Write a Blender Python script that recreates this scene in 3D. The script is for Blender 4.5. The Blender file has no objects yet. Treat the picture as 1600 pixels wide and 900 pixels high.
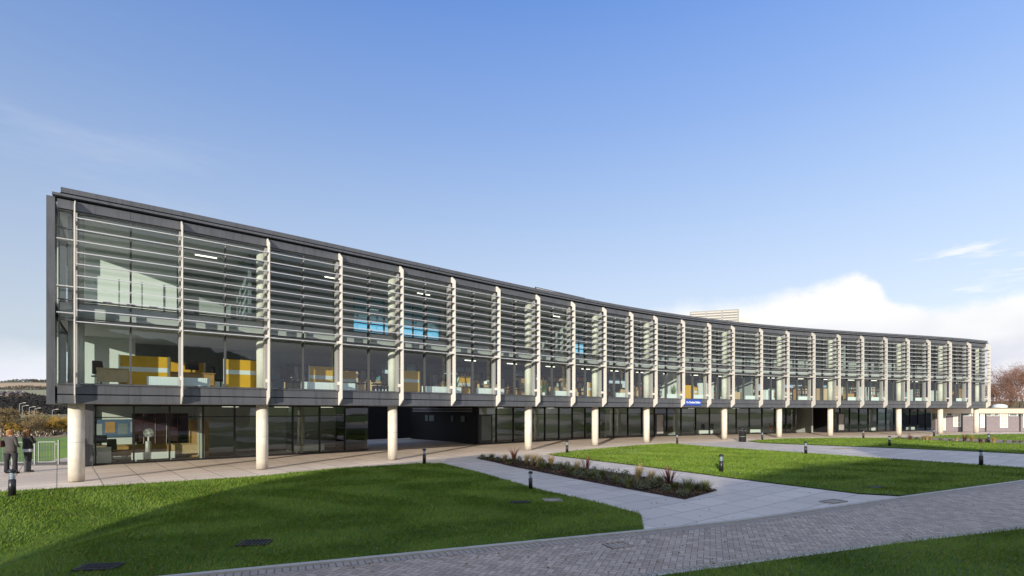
import bpy, bmesh, math, random
import numpy as np
from mathutils import Vector, Matrix
R = math.radians
random.seed(7); rng = np.random.default_rng(7)
sc = bpy.context.scene
COL = sc.collection
HC, HY, FP, CX = 2.43, 640.8, 806.0, 800.0

# ------------------------------------------------------------------ helpers
def gp(px, py, z=0.0):
    d = FP * (HC - z) / (py - HY)
    return ((px - CX) / FP * d, d)
def gd(px, d):
    return ((px - CX) / FP * d, d)
def sstep(a, b, x):
    t = min(1, max(0, (x - a) / (b - a))); return t * t * (3 - 2 * t)
def tz(x, y):
    e = (x + 15) * .562 + (y - 15.2) * -.827
    e = min(max(e, 0), 6.8)
    return -.0205 * e * e * (1 - sstep(-11.2, -7.2, x))

def tag(o, label=None, cat=None, group=None, kind=None):
    if label: o['label'] = label
    if cat: o['category'] = cat
    if group: o['group'] = group
    if kind: o['kind'] = kind
    return o
def empty(name, loc=(0, 0, 0), rz=0, label=None, cat=None, group=None):
    o = bpy.data.objects.new(name, None); COL.objects.link(o)
    o.location = loc; o.rotation_euler = (0, 0, rz); o.empty_display_size = .2
    return tag(o, label, cat, group)
def copy_tree(o, parent=None):
    c = o.copy(); COL.objects.link(c)
    if parent: c.parent = parent
    for ch in list(o.children): copy_tree(ch, c)
    return c

class MB:
    def __init__(s): s.v = []; s.f = []; s.m = []; s.mi = 0; s.sm = []; s.smooth = False
    def face(s, idx):
        s.f.append(idx); s.m.append(s.mi); s.sm.append(s.smooth)
    def add(s, vs, fs):
        b = len(s.v); s.v += [tuple(p) for p in vs]
        for f in fs: s.face([b + i for i in f])
    def hexa(s, p):   # 8 points: bottom ring 0-3, top ring 4-7
        s.add(p, [(3, 2, 1, 0), (4, 5, 6, 7), (0, 1, 5, 4), (1, 2, 6, 5), (2, 3, 7, 6), (3, 0, 4, 7)])
    def box(s, x0, x1, y0, y1, z0, z1):
        s.hexa([(x0, y0, z0), (x1, y0, z0), (x1, y1, z0), (x0, y1, z0), (x0, y0, z1), (x1, y0, z1), (x1, y1, z1), (x0, y1, z1)])
    def quad(s, a, b, c, d): s.add([a, b, c, d], [(0, 1, 2, 3)])
    def tube(s, p, q, r0, r1=None, n=8, caps=True):
        r1 = r0 if r1 is None else r1
        p = Vector(p); q = Vector(q); d = (q - p)
        if d.length < 1e-6: return
        d.normalize()
        a = d.orthogonal().normalized(); b = d.cross(a)
        vs = []
        for (c, r) in ((p, r0), (q, r1)):
            for k in range(n):
                t = 2 * math.pi * k / n
                vs.append(c + (a * math.cos(t) + b * math.sin(t)) * r)
        fs = [(k, (k + 1) % n, n + (k + 1) % n, n + k) for k in range(n)]
        sm = s.smooth
        s.add(vs, fs)
        if caps:
            s.smooth = False
            bse = len(s.v) - 2 * n
            s.face([bse + k for k in reversed(range(n))]); s.face([bse + n + k for k in range(n)])
            s.smooth = sm
    def lathe(s, prof, c=(0, 0, 0), n=24, smooth=True):
        vs = []
        for (r, z) in prof:
            for k in range(n):
                t = 2 * math.pi * k / n
                vs.append((c[0] + r * math.cos(t), c[1] + r * math.sin(t), c[2] + z))
        fs = []
        for i in range(len(prof) - 1):
            for k in range(n):
                fs.append((i * n + k, i * n + (k + 1) % n, (i + 1) * n + (k + 1) % n, (i + 1) * n + k))
        sm = s.smooth; s.smooth = smooth
        s.add(vs, fs); s.smooth = False
        bse = len(s.v) - len(prof) * n
        if prof[0][0] > 1e-4: s.face([bse + k for k in reversed(range(n))])
        if prof[-1][0] > 1e-4: s.face([bse + (len(prof) - 1) * n + k for k in range(n)])
        s.smooth = sm
    def build(s, name, mats, parent=None, loc=None, bevel=0):
        me = bpy.data.meshes.new(name)
        me.from_pydata(s.v, [], s.f)
        if not isinstance(mats, (list, tuple)): mats = [mats]
        for m in mats: me.materials.append(m)
        if len(mats) > 1: me.polygons.foreach_set('material_index', s.m)
        me.polygons.foreach_set('use_smooth', s.sm)
        me.update()
        o = bpy.data.objects.new(name, me); COL.objects.link(o)
        if parent: o.parent = parent
        if loc: o.location = loc
        if bevel:
            b = o.modifiers.new('bevel', 'BEVEL'); b.width = bevel; b.segments = 2; b.limit_method = 'ANGLE'
        return o

# ------------------------------------------------------------------ materials
def mat(name, col, rough=.6, metal=0, spec=.5, var=.0, scale=3., bump=0., bscale=40., col2=None, emis=None, trans=False, objrand=0):
    m = bpy.data.materials.new(name); m.use_nodes = True
    nt = m.node_tree; N = nt.nodes; L = nt.links
    b = N['Principled BSDF']
    b.inputs['Roughness'].default_value = rough; b.inputs['Metallic'].default_value = metal
    b.inputs['Specular IOR Level'].default_value = spec
    c = (*col, 1)
    b.inputs['Base Color'].default_value = c
    g = None
    if var or bump or col2:
        g = N.new('ShaderNodeNewGeometry')
    if var or col2:
        n = N.new('ShaderNodeTexNoise'); n.inputs['Scale'].default_value = scale; n.inputs['Detail'].default_value = 6
        n.inputs['Roughness'].default_value = .65
        L.new(g.outputs['Position'], n.inputs['Vector'])
        r = N.new('ShaderNodeValToRGB'); r.color_ramp.elements[0].position = .3; r.color_ramp.elements[1].position = .7
        a = col2 or tuple(x * (1 - var) for x in col); d = col if col2 else tuple(min(1, x * (1 + var)) for x in col)
        r.color_ramp.elements[0].color = (*a, 1); r.color_ramp.elements[1].color = (*d, 1)
        L.new(n.outputs['Fac'], r.inputs['Fac']); L.new(r.outputs['Color'], b.inputs['Base Color'])
    if bump:
        n2 = N.new('ShaderNodeTexNoise'); n2.inputs['Scale'].default_value = bscale; n2.inputs['Detail'].default_value = 5
        L.new(g.outputs['Position'], n2.inputs['Vector'])
        bp = N.new('ShaderNodeBump'); bp.inputs['Strength'].default_value = bump; bp.inputs['Distance'].default_value = .02
        L.new(n2.outputs['Fac'], bp.inputs['Height']); L.new(bp.outputs['Normal'], b.inputs['Normal'])
    if emis:
        b.inputs['Emission Color'].default_value = (*emis[:3], 1); b.inputs['Emission Strength'].default_value = emis[3]
    return m

def glass_mat(name, tint, refl=1.0, ior=1.52, wob=.002, mul=1.6):
    m = bpy.data.materials.new(name); m.use_nodes = True
    nt = m.node_tree; N = nt.nodes; L = nt.links
    N.remove(N['Principled BSDF']); out = N['Material Output']
    t = N.new('ShaderNodeBsdfTransparent'); t.inputs['Color'].default_value = (*tint, 1)
    gl = N.new('ShaderNodeBsdfGlossy'); gl.inputs['Roughness'].default_value = 0.0; gl.inputs['Color'].default_value = (refl, refl, refl, 1)
    lw = N.new('ShaderNodeLayerWeight'); lw.inputs['Blend'].default_value = .5; pw = N.new('ShaderNodeMath'); pw.operation = 'POWER'; pw.inputs[1].default_value = 5; L.new(lw.outputs['Facing'], pw.inputs[0])
    fr = N.new('ShaderNodeMath'); fr.operation = 'MULTIPLY_ADD'; fr.inputs[1].default_value = .957; fr.inputs[2].default_value = .043; L.new(pw.outputs[0], fr.inputs[0])
    g = N.new('ShaderNodeNewGeometry'); n = N.new('ShaderNodeTexNoise'); n.inputs['Scale'].default_value = .9; n.inputs['Detail'].default_value = 2
    L.new(g.outputs['Position'], n.inputs['Vector'])
    bp = N.new('ShaderNodeBump'); bp.inputs['Strength'].default_value = 1; bp.inputs['Distance'].default_value = wob
    L.new(n.outputs['Fac'], bp.inputs['Height'])
    oi = N.new('ShaderNodeObjectInfo'); wn = N.new('ShaderNodeTexWhiteNoise'); wn.noise_dimensions = '1D'; L.new(oi.outputs['Random'], wn.inputs['W'])
    vs = N.new('ShaderNodeVectorMath'); vs.operation = 'MULTIPLY_ADD'; vs.inputs[1].default_value = (.016,) * 3; vs.inputs[2].default_value = (-.008,) * 3; L.new(wn.outputs['Color'], vs.inputs[0])
    va = N.new('ShaderNodeVectorMath'); va.operation = 'ADD'; L.new(vs.outputs[0], va.inputs[0]); L.new(bp.outputs['Normal'], va.inputs[1])
    vn = N.new('ShaderNodeVectorMath'); vn.operation = 'NORMALIZE'; L.new(va.outputs[0], vn.inputs[0]); L.new(vn.outputs[0], gl.inputs['Normal'])
    ml = N.new('ShaderNodeMath'); ml.operation = 'MULTIPLY_ADD'; ml.inputs[1].default_value = mul; ml.inputs[2].default_value = .02; ml.use_clamp = True
    mx = N.new('ShaderNodeMixShader'); L.new(fr.outputs[0], ml.inputs[0]); L.new(ml.outputs[0], mx.inputs[0])
    L.new(t.outputs[0], mx.inputs[1]); L.new(gl.outputs[0], mx.inputs[2]); L.new(mx.outputs[0], out.inputs['Surface'])
    return m

class NG:   # small node maths helper
    def __init__(s, m):
        s.nt = m.node_tree; s.N = s.nt.nodes; s.L = s.nt.links
    def n(s, t, **k):
        o = s.N.new(t)
        for a, b in k.items(): setattr(o, a, b)
        return o
    def put(s, sock, v):
        if isinstance(v, (int, float)): sock.default_value = v
        elif isinstance(v, tuple): sock.default_value = v
        else: s.L.new(v, sock)
    def m(s, op, a, b=None, c=None):
        o = s.n('ShaderNodeMath', operation=op); s.put(o.inputs[0], a)
        if b is not None: s.put(o.inputs[1], b)
        if c is not None: s.put(o.inputs[2], c)
        return o.outputs[0]
    def mix(s, f, a, b, bt='MIX'):
        o = s.n('ShaderNodeMix', data_type='RGBA', blend_type=bt)
        s.put(o.inputs[0], f)
        s.put(o.inputs[6], a if not isinstance(a, tuple) else (*a[:3], 1)); s.put(o.inputs[7], b if not isinstance(b, tuple) else (*b[:3], 1))
        return o.outputs[2]
    def noise(s, v, sc_, det=4, rough=.6):
        o = s.n('ShaderNodeTexNoise'); o.inputs['Scale'].default_value = sc_; o.inputs['Detail'].default_value = det; o.inputs['Roughness'].default_value = rough
        s.L.new(v, o.inputs['Vector']); return o.outputs['Fac']
    def mr(s, v, a, b, c=0., d=1., smooth=False):
        o = s.n('ShaderNodeMapRange'); o.clamp = True
        if smooth: o.interpolation_type = 'SMOOTHSTEP'
        s.put(o.inputs[0], v)
        for i, x in enumerate((a, b, c, d)): s.put(o.inputs[i + 1], x)
        return o.outputs[0]

def slab_mat(name, base, ang, w, h, joint=.012, warm=.0, origin=(0, 0), offset=0.0):
    m = bpy.data.materials.new(name); m.use_nodes = True; g = NG(m); b = g.N['Principled BSDF']
    geo = g.n('ShaderNodeNewGeometry'); pos = geo.outputs['Position']
    mp = g.n('ShaderNodeMapping'); mp.vector_type = 'TEXTURE'; mp.inputs['Location'].default_value = (origin[0], origin[1], 0); mp.inputs['Rotation'].default_value = (0, 0, ang)
    g.L.new(pos, mp.inputs['Vector'])
    br = g.n('ShaderNodeTexBrick'); br.offset = offset; br.inputs['Scale'].default_value = 1
    br.inputs['Brick Width'].default_value = w; br.inputs['Row Height'].default_value = h; br.inputs['Mortar Size'].default_value = joint; br.inputs['Mortar Smooth'].default_value = .3
    br.inputs['Color1'].default_value = (*[x * .86 for x in base], 1); br.inputs['Color2'].default_value = (*[min(.95, x * 1.08) for x in base], 1); br.inputs['Mortar'].default_value = (*[x * .22 for x in base], 1)
    g.L.new(mp.outputs[0], br.inputs['Vector'])
    n1 = g.noise(pos, .35, 5); n2 = g.noise(pos, 9, 5); n3 = g.noise(pos, 60, 3)
    c = g.mix(g.mr(n1, .35, .7, 0, .35), br.outputs['Color'], tuple(x * y for x, y in zip(base, (.72, .70, .68))))
    c = g.mix(g.mr(n2, .55, .75, 0, .25), c, tuple(x * .6 for x in base))
    c = g.mix(g.mr(n3, .3, .7, 0, .25), c, tuple(x * .8 for x in base))
    n4 = g.noise(pos, 1.4, 7, .7)
    c = g.mix(g.mr(n4, .56, .66, 0, .28), c, tuple(x * .62 for x in base))
    g.L.new(c, b.inputs['Base Color']); g.L.new(g.mr(n4, .4, .7, .82, .55), b.inputs['Roughness'])
    bp = g.n('ShaderNodeBump'); bp.inputs['Strength'].default_value = .4; bp.inputs['Distance'].default_value = .01
    g.L.new(g.m('SUBTRACT', g.m('MULTIPLY', n3, .3), br.outputs['Fac']), bp.inputs['Height']); g.L.new(bp.outputs[0], b.inputs['Normal'])
    return m

def herring_mat(name, ang, w):
    m = bpy.data.materials.new(name); m.use_nodes = True; g = NG(m); b = g.N['Principled BSDF']
    geo = g.n('ShaderNodeNewGeometry'); pos = geo.outputs['Position']
    mp = g.n('ShaderNodeMapping'); mp.inputs['Rotation'].default_value = (0, 0, ang); mp.inputs['Scale'].default_value = (1 / w, 1 / w, 1)
    g.L.new(pos, mp.inputs['Vector'])
    sp = g.n('ShaderNodeSeparateXYZ'); g.L.new(mp.outputs[0], sp.inputs[0]); x, y = sp.outputs[0], sp.outputs[1]
    i = g.m('FLOOR', x); j = g.m('FLOOR', y); fx = g.m('SUBTRACT', x, i); fy = g.m('SUBTRACT', y, j)
    k = g.m('FLOORED_MODULO', g.m('SUBTRACT', i, j), 4.0)
    def eq(v): return g.m('COMPARE', k, float(v), .5)
    e = .045
    L_ = g.m('LESS_THAN', fx, e); R_ = g.m('GREATER_THAN', fx, 1 - e); B_ = g.m('LESS_THAN', fy, e); T_ = g.m('GREATER_THAN', fy, 1 - e)
    nt_ = lambda v: g.m('SUBTRACT', 1.0, v)
    j1 = g.m('MULTIPLY', L_, nt_(eq(1))); j2 = g.m('MULTIPLY', R_, nt_(eq(0))); j3 = g.m('MULTIPLY', B_, nt_(eq(2))); j4 = g.m('MULTIPLY', T_, nt_(eq(3)))
    jt = g.m('MAXIMUM', g.m('MAXIMUM', j1, j2), g.m('MAXIMUM', j3, j4))
    cb = g.n('ShaderNodeCombineXYZ'); g.L.new(g.m('SUBTRACT', i, eq(1)), cb.inputs[0]); g.L.new(g.m('SUBTRACT', j, eq(2)), cb.inputs[1])
    wn = g.n('ShaderNodeTexWhiteNoise'); wn.noise_dimensions = '2D'; g.L.new(cb.outputs[0], wn.inputs['Vector'])
    rp = g.n('ShaderNodeValToRGB'); rp.color_ramp.elements[0].color = (.34, .27, .215, 1); rp.color_ramp.elements[1].color = (.54, .445, .365, 1)
    el = rp.color_ramp.elements.new(.5); el.color = (.44, .355, .285, 1)
    g.L.new(wn.outputs['Value'], rp.inputs['Fac'])
    n1 = g.noise(pos, .5, 5); n2 = g.noise(pos, 40, 4)
    c = g.mix(g.mr(n1, .4, .75, 0, .4), rp.outputs['Color'], (.28, .235, .20))
    c = g.mix(g.mr(n2, .45, .7, 0, .3), c, (.22, .18, .15))
    c = g.mix(g.m('MULTIPLY', jt, .85), c, (.045, .042, .04))
    g.L.new(c, b.inputs['Base Color']); b.inputs['Roughness'].default_value = .75
    bp = g.n('ShaderNodeBump'); bp.inputs['Strength'].default_value = .6; bp.inputs['Distance'].default_value = .008
    g.L.new(g.m('SUBTRACT', g.m('MULTIPLY', n2, .3), jt), bp.inputs['Height']); g.L.new(bp.outputs[0], b.inputs['Normal'])
    return m

def grass_mat(name, blades=True, k=1.0):
    m = bpy.data.materials.new(name); m.use_nodes = True; g = NG(m); b = g.N['Principled BSDF']
    geo = g.n('ShaderNodeNewGeometry'); pos = geo.outputs['Position']
    n1 = g.noise(pos, .45, 5); n2 = g.noise(pos, 2.6, 5)
    c = g.mix(g.mr(n1, .35, .68), (.076 * k, .158 * k, .012 * k), (.142 * k, .236 * k, .020 * k))
    nb = g.noise(pos, 1.1, 6, .7)
    c = g.mix(g.mr(nb, .56, .70, 0, .40), c, (.19 * k, .235 * k, .04 * k))
    c = g.mix(g.mr(n2, .45, .75, 0, .6), c, (.055 * k, .115 * k, .014 * k))
    if blades:
        c = g.mix(g.mr(geo.outputs['Random Per Island'], 0, 1, 0, .55), c, (.215 * k, .295 * k, .04 * k))
        c = g.mix(g.m('MULTIPLY', g.m('GREATER_THAN', geo.outputs['Random Per Island'], .94), .7), c, (.34, .28, .11))
    else:
        n3 = g.noise(pos, 30, 6, .75)
        c = g.mix(g.mr(n3, .4, .65, 0, .8), c, (.03 * k, .055 * k, .010 * k))
        bp = g.n('ShaderNodeBump'); bp.inputs['Strength'].default_value = 1; bp.inputs['Distance'].default_value = .05
        g.L.new(g.noise(pos, 22, 6, .8), bp.inputs['Height']); g.L.new(bp.outputs[0], b.inputs['Normal'])
    g.L.new(c, b.inputs['Base Color']); b.inputs['Roughness'].default_value = .7; b.inputs['Specular IOR Level'].default_value = .25
    return m

def leaf_mat(name, a, bcol, rough=.6):
    m = bpy.data.materials.new(name); m.use_nodes = True; g = NG(m); b = g.N['Principled BSDF']
    geo = g.n('ShaderNodeNewGeometry')
    c = g.mix(geo.outputs['Random Per Island'], a, bcol)
    g.L.new(c, b.inputs['Base Color']); b.inputs['Roughness'].default_value = rough; b.inputs['Specular IOR Level'].default_value = .3
    return m

M = {}
M['cream'] = mat('cream_paint', (.71, .68, .625), .45, var=.05, scale=2)
M['louvre'] = mat('louvre_metal', (.58, .575, .58), .42, metal=.2, var=.06, scale=2)
M['clad'] = mat('dark_cladding', (.11, .115, .128), .38, metal=.15, var=.12, scale=1.5)
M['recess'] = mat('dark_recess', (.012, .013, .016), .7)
M['conc'] = mat('column_concrete', (.74, .69, .59), .75, var=.11, scale=3, bump=.15)
M['mull'] = mat('mullion_metal', (.10, .105, .11), .45, metal=.3)
M['mullp'] = mat('post_metal', (.42, .41, .39), .5, metal=.2)
M['black'] = mat('black_metal', (.016, .016, .018), .35)
M['glass'] = glass_mat('facade_glass', (.85, .93, .915), mul=1.25, wob=.004)
M['glassb'] = glass_mat('blue_tinted_glass', (.50, .88, 1.0))
M['glass_g'] = glass_mat('ground_floor_glass', (.80, .86, .82), 1.0, 1.52, .003, 1.4)
M['slabu'] = mat('soffit', (.50, .50, .48), .8, var=.05)
M['ceil'] = mat('ceiling_paint', (.75, .75, .72), .85)
M['carpet'] = mat('carpet', (.10, .105, .11), .95, var=.2, scale=3)
M['iwall'] = mat('inner_wall', (.36, .40, .375), .8, var=.05)
M['iwalld'] = mat('inner_wall_dark', (.17, .21, .21), .7, var=.2, scale=.8)
M['iwallm'] = mat('inner_wall_mid', (.46, .54, .50), .8, var=.15, scale=.7)
M['iwallw'] = mat('inner_wall_white', (.74, .77, .72), .8)
M['white'] = mat('white_paint', (.78, .82, .80), .5)
M['yellow'] = mat('yellow_fabric', (.72, .40, .025), .8, var=.06)
M['wood'] = mat('office_wood', (.46, .27, .10), .5, var=.15, scale=6)
M['pale'] = mat('pale_wood', (.58, .42, .24), .5, var=.1, scale=6)
M['red'] = mat('red_plastic', (.55, .04, .03), .5)
M['teal'] = mat('teal_fabric', (.06, .20, .20), .8)
M['bluesign'] = mat('sign_blue', (.02, .075, .42), .4)
M['signwhite'] = mat('sign_white', (.85, .85, .85), .5)
M['slat'] = mat('slat_metal', (.50, .47, .42), .6)
M['plant'] = mat('roof_plant_metal', (.62, .58, .50), .6, var=.05)
def weather(key, dark, zbase=None, ring=None, k=.35):
    m = M[key]; g = NG(m); b = g.N['Principled BSDF'].inputs['Base Color']; old = b.links[0].from_socket
    geo = g.n('ShaderNodeNewGeometry'); mp = g.n('ShaderNodeMapping'); mp.inputs['Scale'].default_value = (9, 9, .55); g.L.new(geo.outputs['Position'], mp.inputs['Vector'])
    c = g.mix(g.mr(g.noise(mp.outputs[0], 1.0, 5, .6), .50, .72, 0, k), old, dark)
    sp = g.n('ShaderNodeSeparateXYZ'); g.L.new(geo.outputs['Position'], sp.inputs[0])
    if zbase: c = g.mix(g.m('MULTIPLY', g.mr(sp.outputs[2], 0.0, zbase, .8, 0.), g.mr(g.noise(geo.outputs['Position'], 6, 4), .3, .6, .3, 1)), c, dark)
    if ring: c = g.mix(g.m('MULTIPLY', g.m('COMPARE', sp.outputs[2], ring, .008), .6), c, dark)
    g.L.new(c, b)
weather('conc', (.30, .26, .20), .28, 1.33); weather('cream', (.40, .36, .30), None, 6.2); weather('clad', (.055, .058, .066), None, None, .7)
M['plaza'] = slab_mat('plaza_slabs', (.82, .69, .57), math.atan2(.66, .75), 1.15, .85, .018, origin=(-12.24, 19.09))
M['path'] = slab_mat('path_slabs', (.64, .575, .52), R(38), 1.2, .8, .013, offset=.5)
M['herring'] = herring_mat('herringbone_pavers', R(-24 + 45), .10)
M['edge'] = slab_mat('paver_edge_course', (.38, .33, .28), R(24), .11, 5, .012)
M['kerb'] = mat('concrete_edging', (.42, .40, .37), .8, var=.15, scale=4, bump=.2)
M['lawn'] = grass_mat('lawn_turf', False); M['blade'] = grass_mat('grass_blades')
M['mulch'] = mat('bark_mulch', (.055, .03, .018), .95, col2=(.018, .011, .008), scale=22, bump=1, bscale=30)
M['chips'] = leaf_mat('bark_chips', (.03, .016, .010), (.13, .07, .04), .9)
M['gravel'] = mat('gravel', (.40, .34, .27), .95, col2=(.16, .14, .12), scale=30, bump=1, bscale=50)
M['iron'] = mat('drain_iron', (.03, .03, .032), .55, var=.3, scale=20)
M['stone'] = mat('stone_slab', (.40, .37, .33), .8, col2=(.20, .18, .16), scale=5)
M['galv'] = mat('galvanised_steel', (.20, .22, .21), .5, metal=.2)
M['bark'] = mat('bark', (.16, .12, .09), .9, var=.3, scale=10)
M['twigr'] = leaf_mat('reddish_twigs', (.16, .075, .045), (.30, .17, .12), .8)
M['twigt'] = leaf_mat('tan_twigs', (.17, .12, .06), (.34, .25, .12), .85)
M['twigg'] = leaf_mat('olive_twigs', (.10, .10, .04), (.24, .22, .09), .85)
M['twigy'] = leaf_mat('golden_twigs', (.32, .20, .04), (.45, .30, .07), .85)
M['lamp'] = mat('lamp_tube', (.8, .8, .7), .5, emis=(1, .94, .76, 3.0))
M['diff'] = glass_mat('bollard_lens', (.75, .80, .85))
M['lens'] = mat('lens_core', (.62, .66, .70), .35)

# ------------------------------------------------------------------ facade curve
PXF = [117.5, 283, 417, 529, 624, 705, 775, 837, 892, 941, 983, 1021, 1064, 1105, 1142, 1186, 1227.5, 1268, 1307.5, 1344, 1380.5, 1415, 1447.5, 1480.5, 1510.5, 1540.5]
SF = [318, 285, 258, 236, 217, 201, 187.5, 176, 166, 157, 149.3, 142.3, 136, 131, 126.6, 123.3, 120.8, 118.2, 115.6, 113.2, 111, 108.6, 106.4, 104.3, 102.4, 100.5]
NF = len(PXF)
_i = np.arange(NF)
_Y = FP * 6.75 / np.array(SF); _X = (np.array(PXF) - CX) / FP * _Y
cxp = np.polyfit(_i, _X, 5); cyp = np.polyfit(_i, _Y, 5)
V = []; T = []
for px in PXF:
    lo, hi = -1.5, 26.5
    for _ in range(50):
        mid = (lo + hi) / 2
        p = CX + FP * np.polyval(cxp, mid) / np.polyval(cyp, mid)
        if p < px: lo = mid
        else: hi = mid
    V.append(np.array([np.polyval(cxp, lo), np.polyval(cyp, lo)]))
    t = np.array([np.polyval(np.polyder(cxp), lo), np.polyval(np.polyder(cyp), lo)]); T.append(t / np.linalg.norm(t))
NN = [np.array([-t[1], t[0]]) for t in T]     # inward normal (away from the camera)
def F(u, n=0.):
    i = int(min(max(math.floor(u), 0), NF - 2)); f = u - i
    a = V[i] + NN[i] * n; b = V[i + 1] + NN[i + 1] * n
    q = a + (b - a) * f
    return float(q[0]), float(q[1])
def F3(u, n, z): return (*F(u, n), z)
def u_at(px, n):
    lo, hi = -1., NF + .5
    for _ in range(40):
        m_ = (lo + hi) / 2; q = F(m_, n)
        if CX + FP * q[0] / q[1] < px: lo = m_
        else: hi = m_
    return lo
def ang_at(u): 
    a = F(u - .05); b = F(u + .05); return math.atan2(b[1] - a[1], b[0] - a[0])
U0, U1 = -.17, 25.04
def cuts(u0, u1):
    r = [u0] + [k for k in range(math.ceil(u0 + 1e-6), math.floor(u1 - 1e-6) + 1)] + [u1]
    return r
def strip(mb, u0, u1, n0, n1, z0, z1, caps=True):
    us = cuts(u0, u1); b = len(mb.v)
    for u in us:
        for (n, z) in ((n0, z0), (n0, z1), (n1, z1), (n1, z0)): mb.v.append(F3(u, n, z))
    for k in range(len(us) - 1):
        o = b + 4 * k; p = o + 4
        for e in range(4):
            f = (e + 1) % 4
            mb.face([o + e, p + e, p + f, o + f])
    if caps:
        mb.face([b, b + 1, b + 2, b + 3]); o = b + 4 * (len(us) - 1); mb.face([o + 3, o + 2, o + 1, o])
def bar(mb, u, n0, n1, z0, z1, w):     # a small upright block at u, w metres wide along the facade
    a = ang_at(u); t = np.array([math.cos(a), math.sin(a)]) * w / 2
    p0 = np.array(F(u, n0)); p1 = np.array(F(u, n1))
    ring = [p0 - t, p0 + t, p1 + t, p1 - t]
    mb.hexa([(q[0], q[1], z0) for q in ring] + [(q[0], q[1], z1) for q in ring])

BLD = empty('office_building', (*F(12, 0), 0), 0, 'long curved two-storey glass office block with cream fins, raised on round concrete columns', 'building')
class BMB(MB):
    def build(s, name, mats, parent=None, **k):
        o = super().build(name, mats, parent or BLD, **k)
        if (parent or BLD) is BLD: o.location = tuple(-x for x in BLD.location)
        return o
ZS, ZT, ZG = 3.30, 9.39, 2.65     # sill, fin top, soffit
D = 13.5
# slabs and roof
mb = BMB(); strip(mb, U0 + .02, U1, .12, D, 2.70, 3.24); mb.build('floor_slab', M['slabu'])
mb = BMB(); strip(mb, U0 + .02, U1, .40, D, 5.50, 6.05); mb.build('floor_slab', M['slabu'])
mb = BMB(); strip(mb, U0 + .02, U1, .14, D, 9.06, 9.50); mb.build('roof_slab', M['slabu'])
mb = BMB(); strip(mb, U0 + .05, U1, -.09, D, 9.585, 9.75); mb.build('roof', M['clad'])
mb = BMB(); strip(mb, U0 + .04, U1, -.02, 1.0, 9.52, 9.59); mb.build('fascia_groove', M['recess'])
mb = BMB(); strip(mb, U0 - .02, U1, -.16, .6, 9.445, 9.525); mb.build('eaves_ledge', M['clad'])
def panels(n0, n1, z0, z1):
    for k in range(-1, NF - 1):
        for (a_, b_) in (((U0 + .02, -.004),) if k < 0 else ((k, k + .497), (k + .500, k + .997))):
            mb = BMB(); strip(mb, a_, b_, n0, n1, z0, z1); mb.build('fascia_panel', M['clad'])
panels(0, .11, 9.09, 9.385)
mb = BMB(); strip(mb, U0 + .02, U1, .112, .14, 9.09, 9.385); mb.build('fascia', M['recess'])
mb = BMB(); strip(mb, U0 + .02, U1, .06, .30, 9.38, 9.447); mb.build('fascia_groove', M['recess'])
mb = BMB(); strip(mb, U0 + .02, U1, .085, .115, 2.66, 3.27); mb.build('fascia', M['recess'])
mb = BMB(); strip(mb, U0 + .02, U1, -.05, .11, 3.275, 3.305); mb.build('sill', M['clad'])
for k in range(-1, NF - 1):
    for (z0, z1) in ((2.97, 3.27), (2.65, 2.93)):
        mb = BMB(); strip(mb, *((U0 + .02, -.004) if k < 0 else (k, k + .997)), 0, .08, z0, z1); mb.build('fascia_panel', M['clad'])
mb = BMB(); strip(mb, U0 + .02, U1, .07, .115, 2.93, 2.97); mb.build('fascia_groove', M['recess'])
# end walls
mb = BMB()
for (ua, ub) in ((U0 - .07, U0),):
    strip(mb, ua, ub, -.02, .75, 2.63, 9.42); strip(mb, ua, ub, .751, D, 2.63, 3.30); strip(mb, ua, ub, .751, D, 5.46, 6.10); strip(mb, ua, ub, .751, D, 9.03, 9.42)
    for q in (4.3, 8.2, 12.4): strip(mb, ua, ub, q, q + .2, 3.301, 5.459); strip(mb, ua, ub, q, q + .2, 6.101, 9.029)
mb.build('end_wall', M['clad'])
mb = BMB()
for (z0, z1) in ((3.30, 5.46), (6.10, 9.03)):
    a = F(U0 - .035, .75); b = F(U0 - .035, D); mb.quad((*a, z0), (*b, z0), (*b, z1), (*a, z1))
mb.build('end_pane', M['glass'])
mb = BMB(); strip(mb, U1 + .0, U1 + .06, .3, D, 2.63, 9.42); mb.build('end_wall', M['clad'])
# columns
COLS = [0, 2, 4, 7, 9, 11, 14, 16, 18, 21, 23, 25]
for k in COLS:
    x, y = F(k - (.10 if k == 25 else 0), .66)
    mb = BMB(); mb.lathe([(.228, 0), (.228, ZG + .08)], (x, y, 0), 28); mb.lathe([(.22, 3.24), (.22, 5.5)], (x, y, 0), 20); mb.lathe([(.22, 6.05), (.22, 9.0)], (x, y, 0), 20)
    mb.build('column', M['conc'])
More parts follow.
